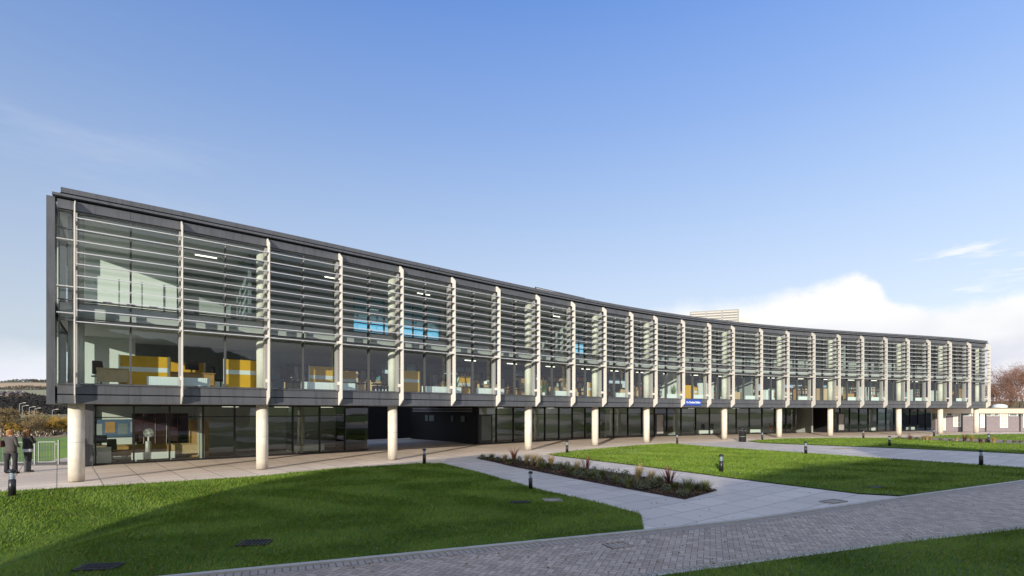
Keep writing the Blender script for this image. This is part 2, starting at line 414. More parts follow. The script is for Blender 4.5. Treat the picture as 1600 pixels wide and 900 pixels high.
# fins
for k in range(NF):
    a = ang_at(min(max(k, .1), NF - 1.1)); w = .032 if k < 3 else .040
    t = np.array([math.cos(a), math.sin(a)]) * w / 2
    no, ni = -.38, -.06
    prof = [(ni, ZT - .02), (no, ZT - .26), (no, 2.95), (ni - .06, ZG + .0), (ni + .055, ZG + .0), (ni + .055, 2.66), (ni + .055, 3.22), (ni, 3.35), (ni - .06, 3.45), (ni - .06, ZT - .35), (ni, ZT - .25)]
    prof = [(no, ZT - .24), (no, 2.93), (-.06, ZG), (-.006, ZG), (-.006, 3.2), (-.14, 3.3), (-.14, 9.05), (-.006, 9.12), (-.006, ZT - .01), (-.10, ZT - .01)]
    vs = []
    for s_ in (-1, 1):
        for (n, z) in prof:
            q = np.array(F(k, n)) + t * s_; vs.append((q[0], q[1], z))
    m_ = len(prof); mb = BMB()
    mb.add(vs, [tuple(range(m_ - 1, -1, -1)), tuple(range(m_, 2 * m_))] + [(e, (e + 1) % m_, m_ + (e + 1) % m_, m_ + e) for e in range(m_)])
    for z in (3.62, 5.42, 7.2, 8.7):    # brackets back to the glazing post
        bar(mb, k, -.14, .12, z - .07, z + .07, .035)
    mb.build('fin', M['cream'])
# louvres, one bank per bay
LZ = [8.75 - .379 * q for q in range(10)]
for k in range(NF - 1):
    mb = BMB()
    for q, z in enumerate(LZ):
        wd = .30 if q < 9 else .36
        us = (k + .012, k + .988)
        pr = [(-.375, z - .012), (-.37, z + .018), (-.40 + wd, z + .055), (-.40 + wd, z + .035)]
        b = len(mb.v)
        for u in us:
            for (n, zz) in pr: mb.v.append(F3(u, n, zz))
        for e in range(4): mb.face([b + e, b + 4 + e, b + 4 + (e + 1) % 4, b + (e + 1) % 4])
        mb.face([b, b + 1, b + 2, b + 3]); mb.face([b + 7, b + 6, b + 5, b + 4])
        bar(mb, k + .5, -.13, .10, z + .0, z + .05, .04)
    mb.build('louvre_bank', M['louvre'])
for z in (8.0, 6.47, 5.6, ):     # short side louvres left of the first fin
    mb = BMB(); strip(mb, U0 + .02, -.012, -.30, -.05, z, z + .03); mb.build('louvre', M['louvre'])
# curtain wall: a window per bay and storey, with its panes
for k in range(-1, NF - 1):
    ua, ub = (k, k + 1) if k >= 0 else (U0 + .02, 0)
    for (z0, z1) in ((ZS, 5.46), (5.50, 6.06), (6.10, 9.06)):
        mb = BMB()
        if z0 < 4: bounds = [z0, z1]
        elif z0 > 6: bounds = [z0, 8.50, z1]
        else: bounds = [z0, z1]
        e = .04 if z0 != 5.50 else .03
        strip(mb, ua, ub, .14, .24, z0 + (0.0), z0 + e); strip(mb, ua, ub, .14, .24, z1 - e, z1)
        if z0 > 6: strip(mb, ua, ub, .15, .23, 8.47, 8.52)
        if k >= 0: bar(mb, k + .5, .10, .27, z0 + e, z1 - e, .055)
        else: bar(mb, ua + .01, .13, .25, z0, z1, .03)
        fr = mb.build('window', M['mull'])
        mb = BMB()
        if k >= 0:
            cs = [(k + .03, k + .485), (k + .515, k + .97)]
        else: cs = [(ua, -.03)]
        for (a_, b_) in cs:
            mb.quad(F3(a_, .19, z0 + e), F3(b_, .19, z0 + e), F3(b_, .19, z1 - e), F3(a_, .19, z1 - e))
        o = mb.build('pane', M['glass'], fr); 
# glazing posts at the fins
for k in range(NF):
    mb = BMB(); bar(mb, k, .10, .34, ZS, 9.06, .10); mb.build('glazing_post', M['mullp'])
# ground floor glazing
NGF = 6.9
uA, uB, uC, uD, uE = u_at(575, NGF), u_at(746, NGF), u_at(1245, NGF), u_at(1296, NGF), u_at(1457, NGF)
print('U', uA, uB, uC, uD, uE, [round(float(np.linalg.norm(V[i + 1] - V[i])), 2) for i in range(NF - 1)])
def ground_bay(u0, u1):
    n_ = max(1, round((u1 - u0) * 2)); st = (u1 - u0) / n_
    for q in range(n_):
        a_, b_ = u0 + q * st, u0 + (q + 1) * st
        mb = BMB()
        strip(mb, a_, b_, NGF - .05, NGF + .05, 0.006, .06); strip(mb, a_, b_, NGF - .05, NGF + .05, 2.60, 2.69); strip(mb, a_, b_, NGF - .04, NGF + .04, 2.08, 2.125)
        bar(mb, a_ + .02, NGF - .09, NGF + .07, .06, 2.60, .06)
        fr = mb.build('window', M['black'])
        mb = BMB()
        for (z0, z1) in ((.06, 2.08), (2.125, 2.60)):
            mb.quad(F3(a_, NGF, z0), F3(b_, NGF, z0), F3(b_, NGF, z1), F3(a_, NGF, z1))
        mb.build('pane', M['glass_g'], fr)
ground_bay(U0 + .28, uA); ground_bay(uB, uC); ground_bay(uD, uE)
def gwall(name, m_, u0, u1, n0, n1, z0=0.0, z1=2.69):
    mb = BMB(); strip(mb, u0, u1, n0, n1, z0, z1); return mb.build(name, m_)
gwall('wall', M['clad'], U0 + .06, U0 + .27, NGF - .35, NGF + .3); gwall('wall', M['clad'], U0 + .08, U0 + .25, 11.0, 12.9)
mb = BMB(); a = F(U0 + .16, NGF + .3); b = F(U0 + .16, 11.0); mb.quad((*a, 0), (*b, 0), (*b, 2.69), (*a, 2.69)); mb.build('pane', M['glass_g'])
gwall('wall', M['iwallw'], U0 + .28, uA - .06, 11.2, 11.35); gwall('wall', M['iwallw'], uB + .06, uC - .06, 9.6, 9.75); gwall('wall', M['iwall'], uD + .06, uE - .06, 10.6, 10.75)
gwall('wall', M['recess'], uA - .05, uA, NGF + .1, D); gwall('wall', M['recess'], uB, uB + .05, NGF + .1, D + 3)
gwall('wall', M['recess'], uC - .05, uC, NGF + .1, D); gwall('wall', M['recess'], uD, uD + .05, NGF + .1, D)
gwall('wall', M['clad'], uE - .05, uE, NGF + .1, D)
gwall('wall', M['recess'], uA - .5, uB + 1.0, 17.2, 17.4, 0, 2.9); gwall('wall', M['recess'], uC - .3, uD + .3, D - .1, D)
for (a_, b_) in ((1.62, 1.66), (3.3, 3.34), (9.0, 9.04), (11.6, 11.64), (14.2, 14.24), (19.7, 19.74)):
    gwall('partition', M['iwall'], a_, b_, NGF + .25, 9.59)
for (a_, b_, e_) in ((U0 + .28, uA - .06, 11.2), (uB + .06, uC - .06, 9.6), (uD + .06, uE - .06, 10.6)):
    mb = BMB(); strip(mb, a_, b_, NGF + .06, e_, .008, .014); mb.build('floor', M['carpet'])
# passage side wall with pale windows and slats
for q in range(4):
    mb = BMB(); n = (8.4, 9.9, 12.6, 13.6)[q]
    a = np.array(F(uB - .02, n)); b = np.array(F(uB - .02, n + (.5, .3, .8, .4)[q]))
    mb.quad((*a, 1.55), (*b, 1.55), (*b, 2.02), (*a, 2.02)); mb.build('window', M['iwalld'])
mb = BMB()
for z in (2.3, 2.42, 2.54):
    a = np.array(F(uB - .03, 7.4)); b = np.array(F(uB - .03, 15.8)); c = np.array(F(uB - .06, 15.8)); d = np.array(F(uB - .06, 7.4))
    mb.hexa([(*a, z), (*b, z), (*c, z), (*d, z), (*a, z + .035), (*b, z + .035), (*c, z + .035), (*d, z + .035)])
mb.build('slat_screen', M['louvre'])
# ground-floor entrance doors
for uu in (uB + .22, u_at(1030, NGF), uD + .55):
    mb = BMB(); strip(mb, uu - .18, uu + .18, NGF - .10, NGF - .055, .01, 2.12)
    dr = mb.build('door', M['black'])
    mb = BMB(); strip(mb, uu - .13, uu + .13, NGF - .112, NGF - .102, .25, 2.0); mb.build('pane', M['mullp'] if uu > 8 else M['iwalld'], dr)
    mb = BMB(); strip(mb, uu + .10, uu + .115, NGF - .17, NGF - .15, .8, 1.4); mb.build('handle', M['galv'], dr)
# upper floors: inner walls
WZ = [(3.24, 5.5), (6.05, 9.06)]
uw0, uw1 = u_at(552, 5.6), u_at(688, 5.6); uv0, uv1 = u_at(895, 5.8), u_at(912, 5.8)
def iw(m_, u0, u1, n0, z0, z1, name='wall'):
    mb = BMB(); strip(mb, u0, u1, n0, n0 + .12, z0, z1); return mb.build(name, m_)
iw(M['iwallw'], U0 + .02, 1.15, 5.0, 6.05, 9.06); iw(M['iwall'], .96, uw0, 5.6, 6.05, 9.06)
iw(M['iwalld'], uw0, uw1, 5.6, 6.05, 6.9); iw(M['iwall'], uw1, uv0, 5.7, 6.05, 9.06); iw(M['iwalld'], uv0, uv1, 5.7, 6.05, 6.5); iw(M['iwall'], uv1, U1 - .05, 5.7, 6.05, 9.06)
iw(M['iwallw'], U0 + .02, .62, 5.2, 3.24, 5.5); iw(M['iwalld'], .63, 2.2, 6.8, 3.24, 5.5); iw(M['iwallm'], 2.21, 4.59, 6.8, 3.24, 5.5)
BW = [(4.9, 5.7), (6.3, 7.2), (8.3, 9.2), (10.0, 10.9), (11.6, 12.3), (13.0, 14.0), (14.8, 15.8), (16.6, 17.5), (18.2, 19.2), (20.0, 20.9), (21.7, 22.6), (23.3, 24.2)]
ue = 4.6
for (wa_, wb_) in BW:
    iw(M['iwallm'], ue, wa_ - .004, 6.8, 3.24, 5.5); iw(M['iwalld'], wa_, wb_, 6.8, 3.24, 4.35); ue = wb_ + .004
iw(M['iwalld'], ue, U1 - .05, 6.8, 3.24, 5.5)
# inner courtyard windows that show sky
def court(u0, u1, z0, z1, nu, nz, n=5.66):
    mb = BMB()
    for q in range(nu + 1):
        u = u0 + (u1 - u0) * q / nu; bar(mb, u, n - .05, n + .05, z0, z1, .07)
    for q in range(nz + 1):
        z = z0 + (z1 - z0) * q / nz; strip(mb, u0, u1, n - .04, n + .04, z - .03, z + .03)
    fr = mb.build('window', M['mull'])
    mb = BMB(); strip(mb, u0, u1, n + .005, n + .012, z0, z1, False); mb.build('pane', M['glassb'] if z0 > 6 else M['glass'], fr)
for (wa_, wb_) in BW: court(wa_ + .03, wb_ - .03, 4.38, 5.46, 3, 1, 6.86)
court(uw0, uw1, 6.93, 9.03, 6, 4); court(uv0, uv1, 6.53, 9.0, 2, 6, 5.76)
# cupboard doors on the pale upstairs wall
for uu in (.28, .56, .84):
    mb = BMB(); strip(mb, uu - .13, uu + .13, 4.94, 4.995, 6.06, 8.0)
    dr = mb.build('cupboard_door', M['iwallw'])
    mb = BMB(); strip(mb, uu - .05, uu + .05, 4.90, 4.93, 6.9, 6.96); mb.build('handle', M['black'], dr)
# partitions upstairs
for (u, z0, z1, e, m_) in ((8.5, 6.05, 9.06, 5.6, 'iwall'), (12.4, 3.24, 5.5, 6.8, 'iwallw'), (1.9, 6.05, 9.06, 5.6, 'iwalld'), (15.3, 3.24, 5.5, 6.8, 'iwall'), (19, 6.05, 9.06, 5.7, 'iwall'), (21.4, 3.24, 5.5, 6.8, 'iwall')):
    mb = BMB(); strip(mb, u, u + .04, 1.6, e, z0, z1); mb.build('partition', M[m_])
# roof-top plant
x, y = gd(1115, 53)
rp = empty('roof_plant', (x, y, 9.5), R(-18), 'cream louvred plant enclosure standing on the roof above the centre bays', 'roof plant')
mb = MB(); mb.box(-2.3, 2.3, -1, 1, 0, 3.0); mb.build('casing', M['mull'], rp)
for q in range(3):
    mb = MB()
    for z in range(8): mb.box(-2.2 + q * 1.5, -2.2 + q * 1.5 + 1.35, -1.10, -1.003, .9 + z * .26, .9 + z * .26 + .12)
    mb.build('louvre', M['slat'], rp)
mb = MB(); mb.box(2.3, 3.4, -.6, .6, 0, 2.2); mb.build('duct', M['plant'], rp)
xa, ya = gd(838, 38); xb, yb = gd(912, 44)
rp2 = empty('roof_parapet', (xa, ya, 9.45), 0, 'low cream upstand on the roof left of the plant enclosure', 'parapet')
mb = MB(); mb.hexa([(0, 0, 0), (xb - xa, yb - ya, 0), (xb - xa, yb - ya + .4, 0), (0, .4, 0), (0, 0, 2.0), (xb - xa, yb - ya, 2.48), (xb - xa, yb - ya + .4, 2.48), (0, .4, 2.0)]); mb.build('upstand', M['cream'], rp2)
mb = MB(); mb.hexa([(-.1, -.06, 2.002), (xb - xa + .1, yb - ya - .06, 2.482), (xb - xa + .1, yb - ya + .5, 2.482), (-.1, .5, 2.002), (-.1, -.06, 2.06), (xb - xa + .1, yb - ya - .06, 2.54), (xb - xa + .1, yb - ya + .5, 2.54), (-.1, .5, 2.06)]); mb.build('coping', M['clad'], rp2)

# sign
us0, us1 = u_at(1068, -.02), u_at(1095.5, -.02)
a = np.array(F(us0, 0)); b = np.array(F(us1, 0)); aa = math.atan2(*(b - a)[::-1]); ww = float(np.linalg.norm(b - a))
out = np.array([math.sin(aa), -math.cos(aa)])
p = a + out * .02
sg = empty('building_sign', (p[0], p[1], 2.80), aa, 'blue name board with white lettering fixed on the dark fascia, reads The Checkland Building', 'sign')
mb = MB(); mb.box(0, ww, -.05, 0, 0, .46); mb.build('board', M['bluesign'], sg)
cu = bpy.data.curves.new('lettering', 'FONT'); cu.body = 'The Checkland Building'; cu.size = .235; cu.extrude = .004; cu.align_x = 'CENTER'; cu.align_y = 'CENTER'; cu.offset = .004
to = bpy.data.objects.new('tmp', cu); COL.objects.link(to)
dg = bpy.context.evaluated_depsgraph_get(); dg.update()
tm = bpy.data.meshes.new_from_object(to.evaluated_get(dg)); bpy.data.objects.remove(to)
tw = max(v.co.x for v in tm.vertices) - min(v.co.x for v in tm.vertices); sx = ww * .80 / tw
tm.materials.clear(); tm.materials.append(M['signwhite'])
lt = bpy.data.objects.new('lettering', tm); COL.objects.link(lt); lt.parent = sg; lt.location = (ww * .52, -.056, .23); lt.rotation_euler = (R(90), 0, 0); lt.scale = (sx, 1.0, 1)

M['officeleaf'] = leaf_mat('pot_plant_leaf', (.03, .09, .02), (.10, .20, .05))
def tuft(name, loc, n_, h, spread, w, m_, label, cat, group, seed, lean=0):
    rr = random.Random(seed); mb = MB()
    for q in range(n_):
        a_ = rr.uniform(0, 2 * math.pi); r_ = rr.uniform(0, .05 + spread * .12); hh = h * rr.uniform(.55, 1.1); sp = spread * rr.uniform(.15, 1.1)
        dx, dy = math.cos(a_), math.sin(a_); px_, py_ = -dy * w, dx * w
        pts = []
        for s_ in (0, .4, .75, 1.0):
            rr_ = r_ + sp * s_ ** 1.8; z = hh * (s_ - .28 * s_ ** 3 * (sp / (h + .01)) * 1.2)
            ww_ = (1 - s_) ** .6 if s_ < 1 else 0
            pts.append((dx * rr_ + lean * s_ * h, dy * rr_, z, ww_))
        b = len(mb.v)
        for (x_, y_, z_, k_) in pts[:-1]: mb.v += [(x_ - px_ * k_, y_ - py_ * k_, z_), (x_ + px_ * k_, y_ + py_ * k_, z_)]
        mb.v.append(pts[-1][:3])
        mb.face([b, b + 1, b + 3, b + 2]); mb.face([b + 2, b + 3, b + 5, b + 4]); mb.face([b + 4, b + 5, b + 6])
    o = mb.build(name, m_, loc=loc); return tag(o, label, cat, group)
# ------------------------------------------------------------------ interior furniture (each a thing)
def FL(u, n, z, rz=0): return dict(loc=(*F(u, n), z), rz=ang_at(u) + rz)
ordn = ['first', 'second', 'third', 'fourth', 'fifth', 'sixth', 'seventh', 'eighth', 'ninth', 'tenth', 'eleventh', 'twelfth', 'thirteenth', 'fourteenth', 'fifteenth', 'sixteenth', 'seventeenth', 'eighteenth', 'nineteenth', 'twentieth']
def radiator(loc, rz, label, w=1.9, group='white panel radiators behind the glass'):
    t = empty('radiator', loc, rz, label, 'radiator', group)
    mb = MB(); mb.box(-w / 2, w / 2, -.06, .06, .10, .42)
    for q in range(int(w / .06)): mb.box(-w / 2 + .02 + q * .06, -w / 2 + .045 + q * .06, -.068, -.061, .13, .39)
    mb.build('panel', M['white'], t)
    for s_ in (-1, 1):
        mb = MB(); mb.box(s_ * w * .4 - .02, s_ * w * .4 + .02, -.03, .03, 0, .099); mb.build('foot', M['white'], t)
    return t
rads = [1, 2.72, 3, 4.72, 5, 6, 8, 10, 12, 13, 15, 17, 19, 20, 22, 24]
for q, k in enumerate(rads):
    f = FL(k + (0.0 if k == int(k) else 0), .52, 3.245)
    radiator(f['loc'], f['rz'], f'{ordn[q]} low white radiator from the left along the first-floor glass', 2.0 if k == int(k) else 1.2)
for (px_, lab) in ((240, 'white radiator in the ground-floor office beside the pedestal fan'), (483, 'white radiator inside the empty ground-floor room left of the passage'), (1103, 'white radiator at ground-floor glass left of the litter bin'), (1180, 'white radiator at ground-floor glass right of the litter bin'), (1362, 'white radiator behind ground-floor glass near the right entrance'), (1422, 'rightmost white radiator behind the ground-floor glass')):
    u = u_at(px_, NGF + .4); f = FL(u, NGF + .4, .014); radiator(f['loc'], f['rz'], lab, 1.7)

def screen(loc, rz, label, w=1.5, h=1.25):
    t = empty('desk_screen', loc, rz, label, 'office screen', 'yellow office screens')
    mb = MB(); mb.box(-w / 2, w / 2, -.03, .03, .05, h * .52); mb.box(-w / 2, w / 2, -.03, .03, h * .66, h); mb.build('fabric_panel', M['yellow'], t)
    mb = MB(); mb.box(-w / 2, w / 2, -.035, .035, h * .52, h * .66); mb.build('band', M['white'], t)
    mb = MB(); mb.box(-w / 2 - .05, -w / 2, -.04, .04, 0, h + .02); mb.build('post', M['white'], t)
    mb = MB(); mb.box(w / 2, w / 2 + .05, -.04, .04, 0, h + .02); mb.build('post', M['white'], t)
    mb = MB(); mb.box(w / 2 + .05, w / 2 + .09, -.03, 1.1, .05, h); mb.build('return_panel', M['yellow'], t)
for (px_, n, w, lab) in ((226, 1.7, 1.5, 'nearest yellow screen with a pale band behind the leftmost office bay'), (378, 1.0, 1.25, 'yellow screen close to the glass just left of the second column'), (505, 2.0, 1.3, 'yellow screen with white radiator in front, third office from the left'), (640, 1.6, 1.1, 'yellow screen beside the fin right of the third column'), (285, 3.8, 1.6, 'yellow screen standing deep in the leftmost office'), (1092, 2.6, 1.2, 'small distant yellow screen above the blue sign')):
    u = u_at(px_, n); f = FL(u, n, 3.245, 0); screen(f['loc'], f['rz'], lab, w)

def desk(loc, rz, label, w=1.6, d=.8, m_='wood'):
    t = empty('office_desk', loc, rz, label, 'desk', 'office desks')
    mb = MB(); mb.box(-w / 2, w / 2, -d / 2, d / 2, .70, .735); mb.build('desktop', M[m_], t)
    mb = MB(); mb.box(-w / 2 + .05, w / 2 - .05, -d / 2 + .05, -d / 2 + .07, .22, .699); mb.build('modesty_panel', M[m_], t)
    for s_ in (-1, 1):
        mb = MB(); mb.box(s_ * (w / 2 - .03) - .02, s_ * (w / 2 - .03) + .02, -d / 2 + .075, d / 2 - .03, 0, .699); mb.build('leg', M[m_], t)
def chair(loc, rz, label, m_='black'):
    t = empty('office_chair', loc, rz, label, 'chair', 'office swivel chairs')
    mb = MB(); mb.box(-.24, .24, -.23, .23, .44, .51); mb.build('seat', M[m_], t, bevel=.03)
    mb = MB(); mb.hexa([(-.20, .20, .56), (.20, .20, .56), (.20, .26, .56), (-.20, .26, .56), (-.17, .28, 1.08), (.17, .28, 1.08), (.17, .33, 1.08), (-.17, .33, 1.08)]); mb.box(-.03, .03, .19, .24, .45, .58); mb.build('backrest', M[m_], t, bevel=.03)
    mb = MB(); mb.tube((0, 0, .08), (0, 0, .44), .03); mb.build('stem', M['black'], t)
    mb = MB()
    for q in range(5):
        a_ = q * 2 * math.pi / 5; mb.tube((0, 0, .10), (.28 * math.cos(a_), .28 * math.sin(a_), .05), .022, .015); mb.lathe([(.001, -.04), (.03, -.03), (.03, .01), (.001, .02)], (.28 * math.cos(a_), .28 * math.sin(a_), .045), 8)
    mb.build('base', M['black'], t)
def bookcase(loc, rz, label, w=1.2, h=1.5, m_='white', seed=1, nb=4):
    rr = random.Random(seed)
    t = empty('bookcase', loc, rz, label, 'bookcase', 'office bookcases')
    mb = MB(); mb.box(-w / 2, -w / 2 + .03, 0, .32, 0, h); mb.box(w / 2 - .03, w / 2, 0, .32, 0, h); mb.box(-w / 2 + .03, w / 2 - .03, .30, .32, 0, h)
    for q in range(nb + 1): z = .03 + q * (h - .06) / nb; mb.box(-w / 2 + .03, w / 2 - .03, 0, .30, z - .012, z + .012)
    mb.build('carcass', M[m_], t)
    mats = [M['white'], M['red'], M['teal'], M['black'], M['wood'], M['iwall']]
    mb = MB()
    for q in range(nb):
        x_ = -w / 2 + .05; z = .043 + q * (h - .06) / nb
        while x_ < w / 2 - .12:
            ww_ = rr.uniform(.03, .08); mb.mi = rr.randrange(6)
            if rr.random() < .85: mb.box(x_, x_ + ww_ - .004, .04, .26, z, z + (h - .06) / nb * rr.uniform(.55, .82))
            x_ += ww_
    mb.build('books', mats, t)
nth = lambda q: ordn[q]
for q, (px_, n, rz, lab) in enumerate(((158, 2.6, .4, 'dark swivel chair in the leftmost office by the pale wall'), (447, 1.6, 2.6, 'black swivel chair left of the third-office screen'), (458, 2.4, .7, 'black swivel chair behind its neighbour in the third office'), (590, 1.3, 1.6, 'black swivel chair near the glass left of the third column'), (668, 2.0, 3.0, 'black swivel chair right of the fourth-office screen'), (718, 1.8, .5, 'dark swivel chair just right of the sixth fin'), (790, 1.7, 2.1, 'dark swivel chair between sixth and seventh fins'), (345, 3.0, 1.1, 'dark swivel chair deep behind the second-column screen'))):
    u = u_at(px_, n); f = FL(u, n, 3.245, rz); chair(f['loc'], f['rz'], lab)
for (px_, n, w, lab, m_) in ((176, 1.9, .95, 'pale wooden desk under the dark chair at the left corner', 'pale'), (300, 2.6, 1.6, 'wooden desk behind the radiator in the leftmost office', 'wood'), (495, 3.0, 1.6, 'wooden desk behind the third-office screen', 'pale'), (690, 2.6, 1.6, 'wooden desk behind the fourth-office chairs', 'wood'), (790, 2.8, 1.6, 'wooden desk between the sixth and seventh fins', 'wood'), (1060, 2.5, 1.6, 'wooden desk upstairs left of the blue sign', 'pale'), (1310, 2.2, 1.6, 'wooden desk upstairs above the right passage', 'pale')):
    u = u_at(px_, n); f = FL(u, n, 3.245, 0); desk(f['loc'], f['rz'], lab, w, .8, m_)
for q, (px_, n, w, h, m_, lab) in enumerate(((480, 6.2, 2.4, 1.7, 'iwalld', 'dark bookcase on the back wall of the third office'), (560, 6.2, 2.2, 1.6, 'iwalld', 'dark bookcase on the back wall left of the third column'), (740, 5.8, 2.0, 1.6, 'iwalld', 'dark bookcase left of the seventh fin'), (860, 5.4, 1.8, 1.6, 'wood', 'wooden bookcase right of the fourth column'), (1000, 4.0, 1.6, 1.5, 'wood', 'wooden bookcase left of the sixth column'), (1118, 2.0, .5, 1.6, 'white', 'narrow white bookcase right of the blue sign'), (1175, 4.0, 1.5, 1.6, 'wood', 'tall wooden bookcase with orange shelves above the litter bin'), (1208, 1.4, .9, 1.1, 'white', 'low white bookcase upstairs left of the eighth column'), (1255, 4.4, 1.8, 1.5, 'wood', 'wooden bookcase upstairs over the right passage'), (1313, 2.0, .7, 1.5, 'white', 'white bookcase upstairs right of the ninth column'), (1350, 1.3, .62, 1.45, 'white', 'left one of the paired white bookcases'), (1365, 1.3, .62, 1.45, 'white', 'right one of the paired white bookcases'), (1432, 1.6, .9, 1.3, 'white', 'white bookcase upstairs right of the tenth column'), (1494, 2.6, .9, 1.3, 'wood', 'wooden bookcase in the last upstairs bay but one'))):
    n = n * .6 if n > 3 and px_ > 700 else n
    u = u_at(px_, n); f = FL(u, n, 3.245, 0); bookcase(f['loc'], f['rz'], lab, w, h, m_, q + 3)
for q, px_ in enumerate((705, 765, 820, 905, 960, 1035, 1080, 1140, 1232, 1292, 1332, 1388, 1462, 1522)):
    n = 3.0 + (q * 7 % 5) * .35; u = u_at(px_, n); f = FL(u, n, 3.245, .0)
    bookcase(f['loc'], f['rz'], f'{ordn[q]} crowded open shelf unit from the left, right of the fifth fin upstairs', 1.5 + (q % 3) * .3, 1.35 + (q % 4) * .14, ('wood', 'iwalld', 'pale', 'iwalld')[q % 4], q + 40)
for q, px_ in enumerate((612, 712, 770, 850, 985, 1052, 1128, 1222, 1322, 1402, 1470)):
    n = 1.0 + (q % 3) * .3; u = u_at(px_, n); f = FL(u, n, 3.245)
    t = empty('potted_plant', f['loc'], q * 1.1, f'{ordn[q]} green pot plant from the left on the first floor', 'pot plant', 'office pot plants')
    mb = MB(); mb.lathe([(.10, 0), (.14, .28), (.145, .30)], n=14); mb.build('pot', M[('white', 'wood', 'teal')[q % 3]], t)
    tuft('leaves', (0, 0, .28), 40, .75 + .15 * (q % 3), .38, .028, M['officeleaf'], None, None, None, 900 + q).parent = t
for q, px_ in enumerate((300, 495, 690, 790, 1060, 1310)):
    n = (2.6, 3.0, 2.6, 2.8, 2.5, 2.2)[q]; u = u_at(px_, n); f = FL(u, n, 3.985, (.3, 2.9, .2, 3.3, .5, 3.0)[q])
    t = empty('monitor', f['loc'], f['rz'], f'{ordn[q]} black monitor from the left on the first-floor desks', 'monitor', 'monitors on first-floor desks')
    mb = MB(); mb.box(-.27, .27, -.02, .02, .12, .48); mb.build('screen', M['black'], t); mb = MB(); mb.box(-.12, .12, -.09, .09, 0, .02); mb.box(-.03, .03, .021, .05, .02, .3); mb.build('stand', M['mullp'], t)
for q, (px_, n, k_) in enumerate(((425, 2.2, 'teal'), (745, 2.4, 'wood'), (815, 1.9, 'wood'), (880, 2.4, 'pale'), (925, 2.0, 'wood'), (1015, 2.0, 'pale'), (1075, 1.2, 'yellow'), (1100, 1.2, 'white'), (1150, 1.5, 'pale'), (1200, 1.0, 'white'), (1284, .9, 'pale'), (1300, 1.0, 'pale'), (1326, 1.1, 'wood'), (1410, 1.2, 'teal'), (1460, 1.2, 'white'), (1500, 1.2, 'wood'))):
    u = u_at(px_, n); f = FL(u, n, 3.245)
    t = empty('storage_cupboard', f['loc'], f['rz'], f'{ordn[q]} painted cupboard from the left on the first floor, { {"teal": "teal", "wood": "brown wood", "pale": "pale wood", "yellow": "yellow", "red": "red", "white": "white"}[k_]}', 'cupboard', 'first-floor cupboards')
    h_ = .75 + (q * 5 % 4) * .22; w_ = .45 + (q * 3 % 3) * .15
    mb = MB(); mb.box(-w_, w_, -.2, .2, .03, h_); mb.build('carcass', M[k_], t)
    for s_ in (0, 1):
        mb = MB(); mb.box(-w_ + .02 + s_ * w_, -.01 + s_ * w_, -.222, -.203, .05, h_ - .02); d_ = mb.build('door', M[k_], t)
        mb = MB(); mb.box(-.06 + s_ * .08, -.04 + s_ * .08, -.24, -.223, h_ * .5, h_ * .62); mb.build('handle', M['mullp'], d_)
for q, (px_, n, w) in enumerate(((470, 3.6, 1.8), (545, 3.2, 1.6), (600, 2.6, 1.6), (720, 3.4, 1.6), (760, 2.0, 1.4), (870, 2.0, 1.6), (915, 2.6, 1.4), (985, 1.6, 1.4))):
    u = u_at(px_, n); f = FL(u, n, 3.245, 0); desk(f['loc'], f['rz'], f'{ordn[q]} extra pale desk from the left in the open-plan first floor', w, .8, 'pale')
    f = FL(u, n - .1, 3.985, .2 * q)
    t = empty('desk_tray', f['loc'], f['rz'], f'stack of papers and files on the {ordn[q]} pale desk from the left', 'paper stack', 'paper stacks on pale desks')
    for k_ in range(3):
        mb = MB(); mb.box(-.5 + k_ * .35, -.24 + k_ * .35, -.15, .15, 0, .06 + .09 * ((q + k_) % 3)); mb.build('papers', M[('white', 'iwall', 'teal', 'wood')[(q + k_) % 4]], t)
for q, (px_, n, rz) in enumerate(((425, 1.3, .4), (470, 1.0, 2.2), (540, 1.8, .9), (560, 1.3, 3.5), (608, 1.6, .2), (680, 1.4, 2.8), (735, 1.2, 1.0), (758, 1.4, .3), (812, 1.5, 2.0), (880, 1.3, 1.2), (908, 1.5, .5), (960, 1.4, 2.4))):
    u = u_at(px_, n); f = FL(u, n, 3.245, rz); chair(f['loc'], f['rz'], f'{ordn[q]} black desk chair from the left in the row close to the first-floor glass')
for q, (px_, n) in enumerate(((545, 2.6), (725, 2.0), (845, 1.7), (925, 1.8))):
    u = u_at(px_, n); f = FL(u, n, 3.245, 0); screen(f['loc'], f['rz'], f'{ordn[q]} of the small yellow screens between the third and sixth columns', .8, 1.15)
# row of box files near the third column
for q in range(5):
    u = u_at(585 + q * 5.2, .8); f = FL(u, .8, 3.245)
    t = empty('file_box', f['loc'], f['rz'], f'{ordn[q]} upright box file from the left in the row beside the third column', 'file box', 'box files standing at the glass')
    mb = MB(); mb.box(-.05, .05, -.15, .15, 0, .36); mb.build('case', M['black'], t); mb = MB(); mb.box(-.035, .035, -.156, -.151, .04, .20); mb.build('spine_label', M['white'], t)
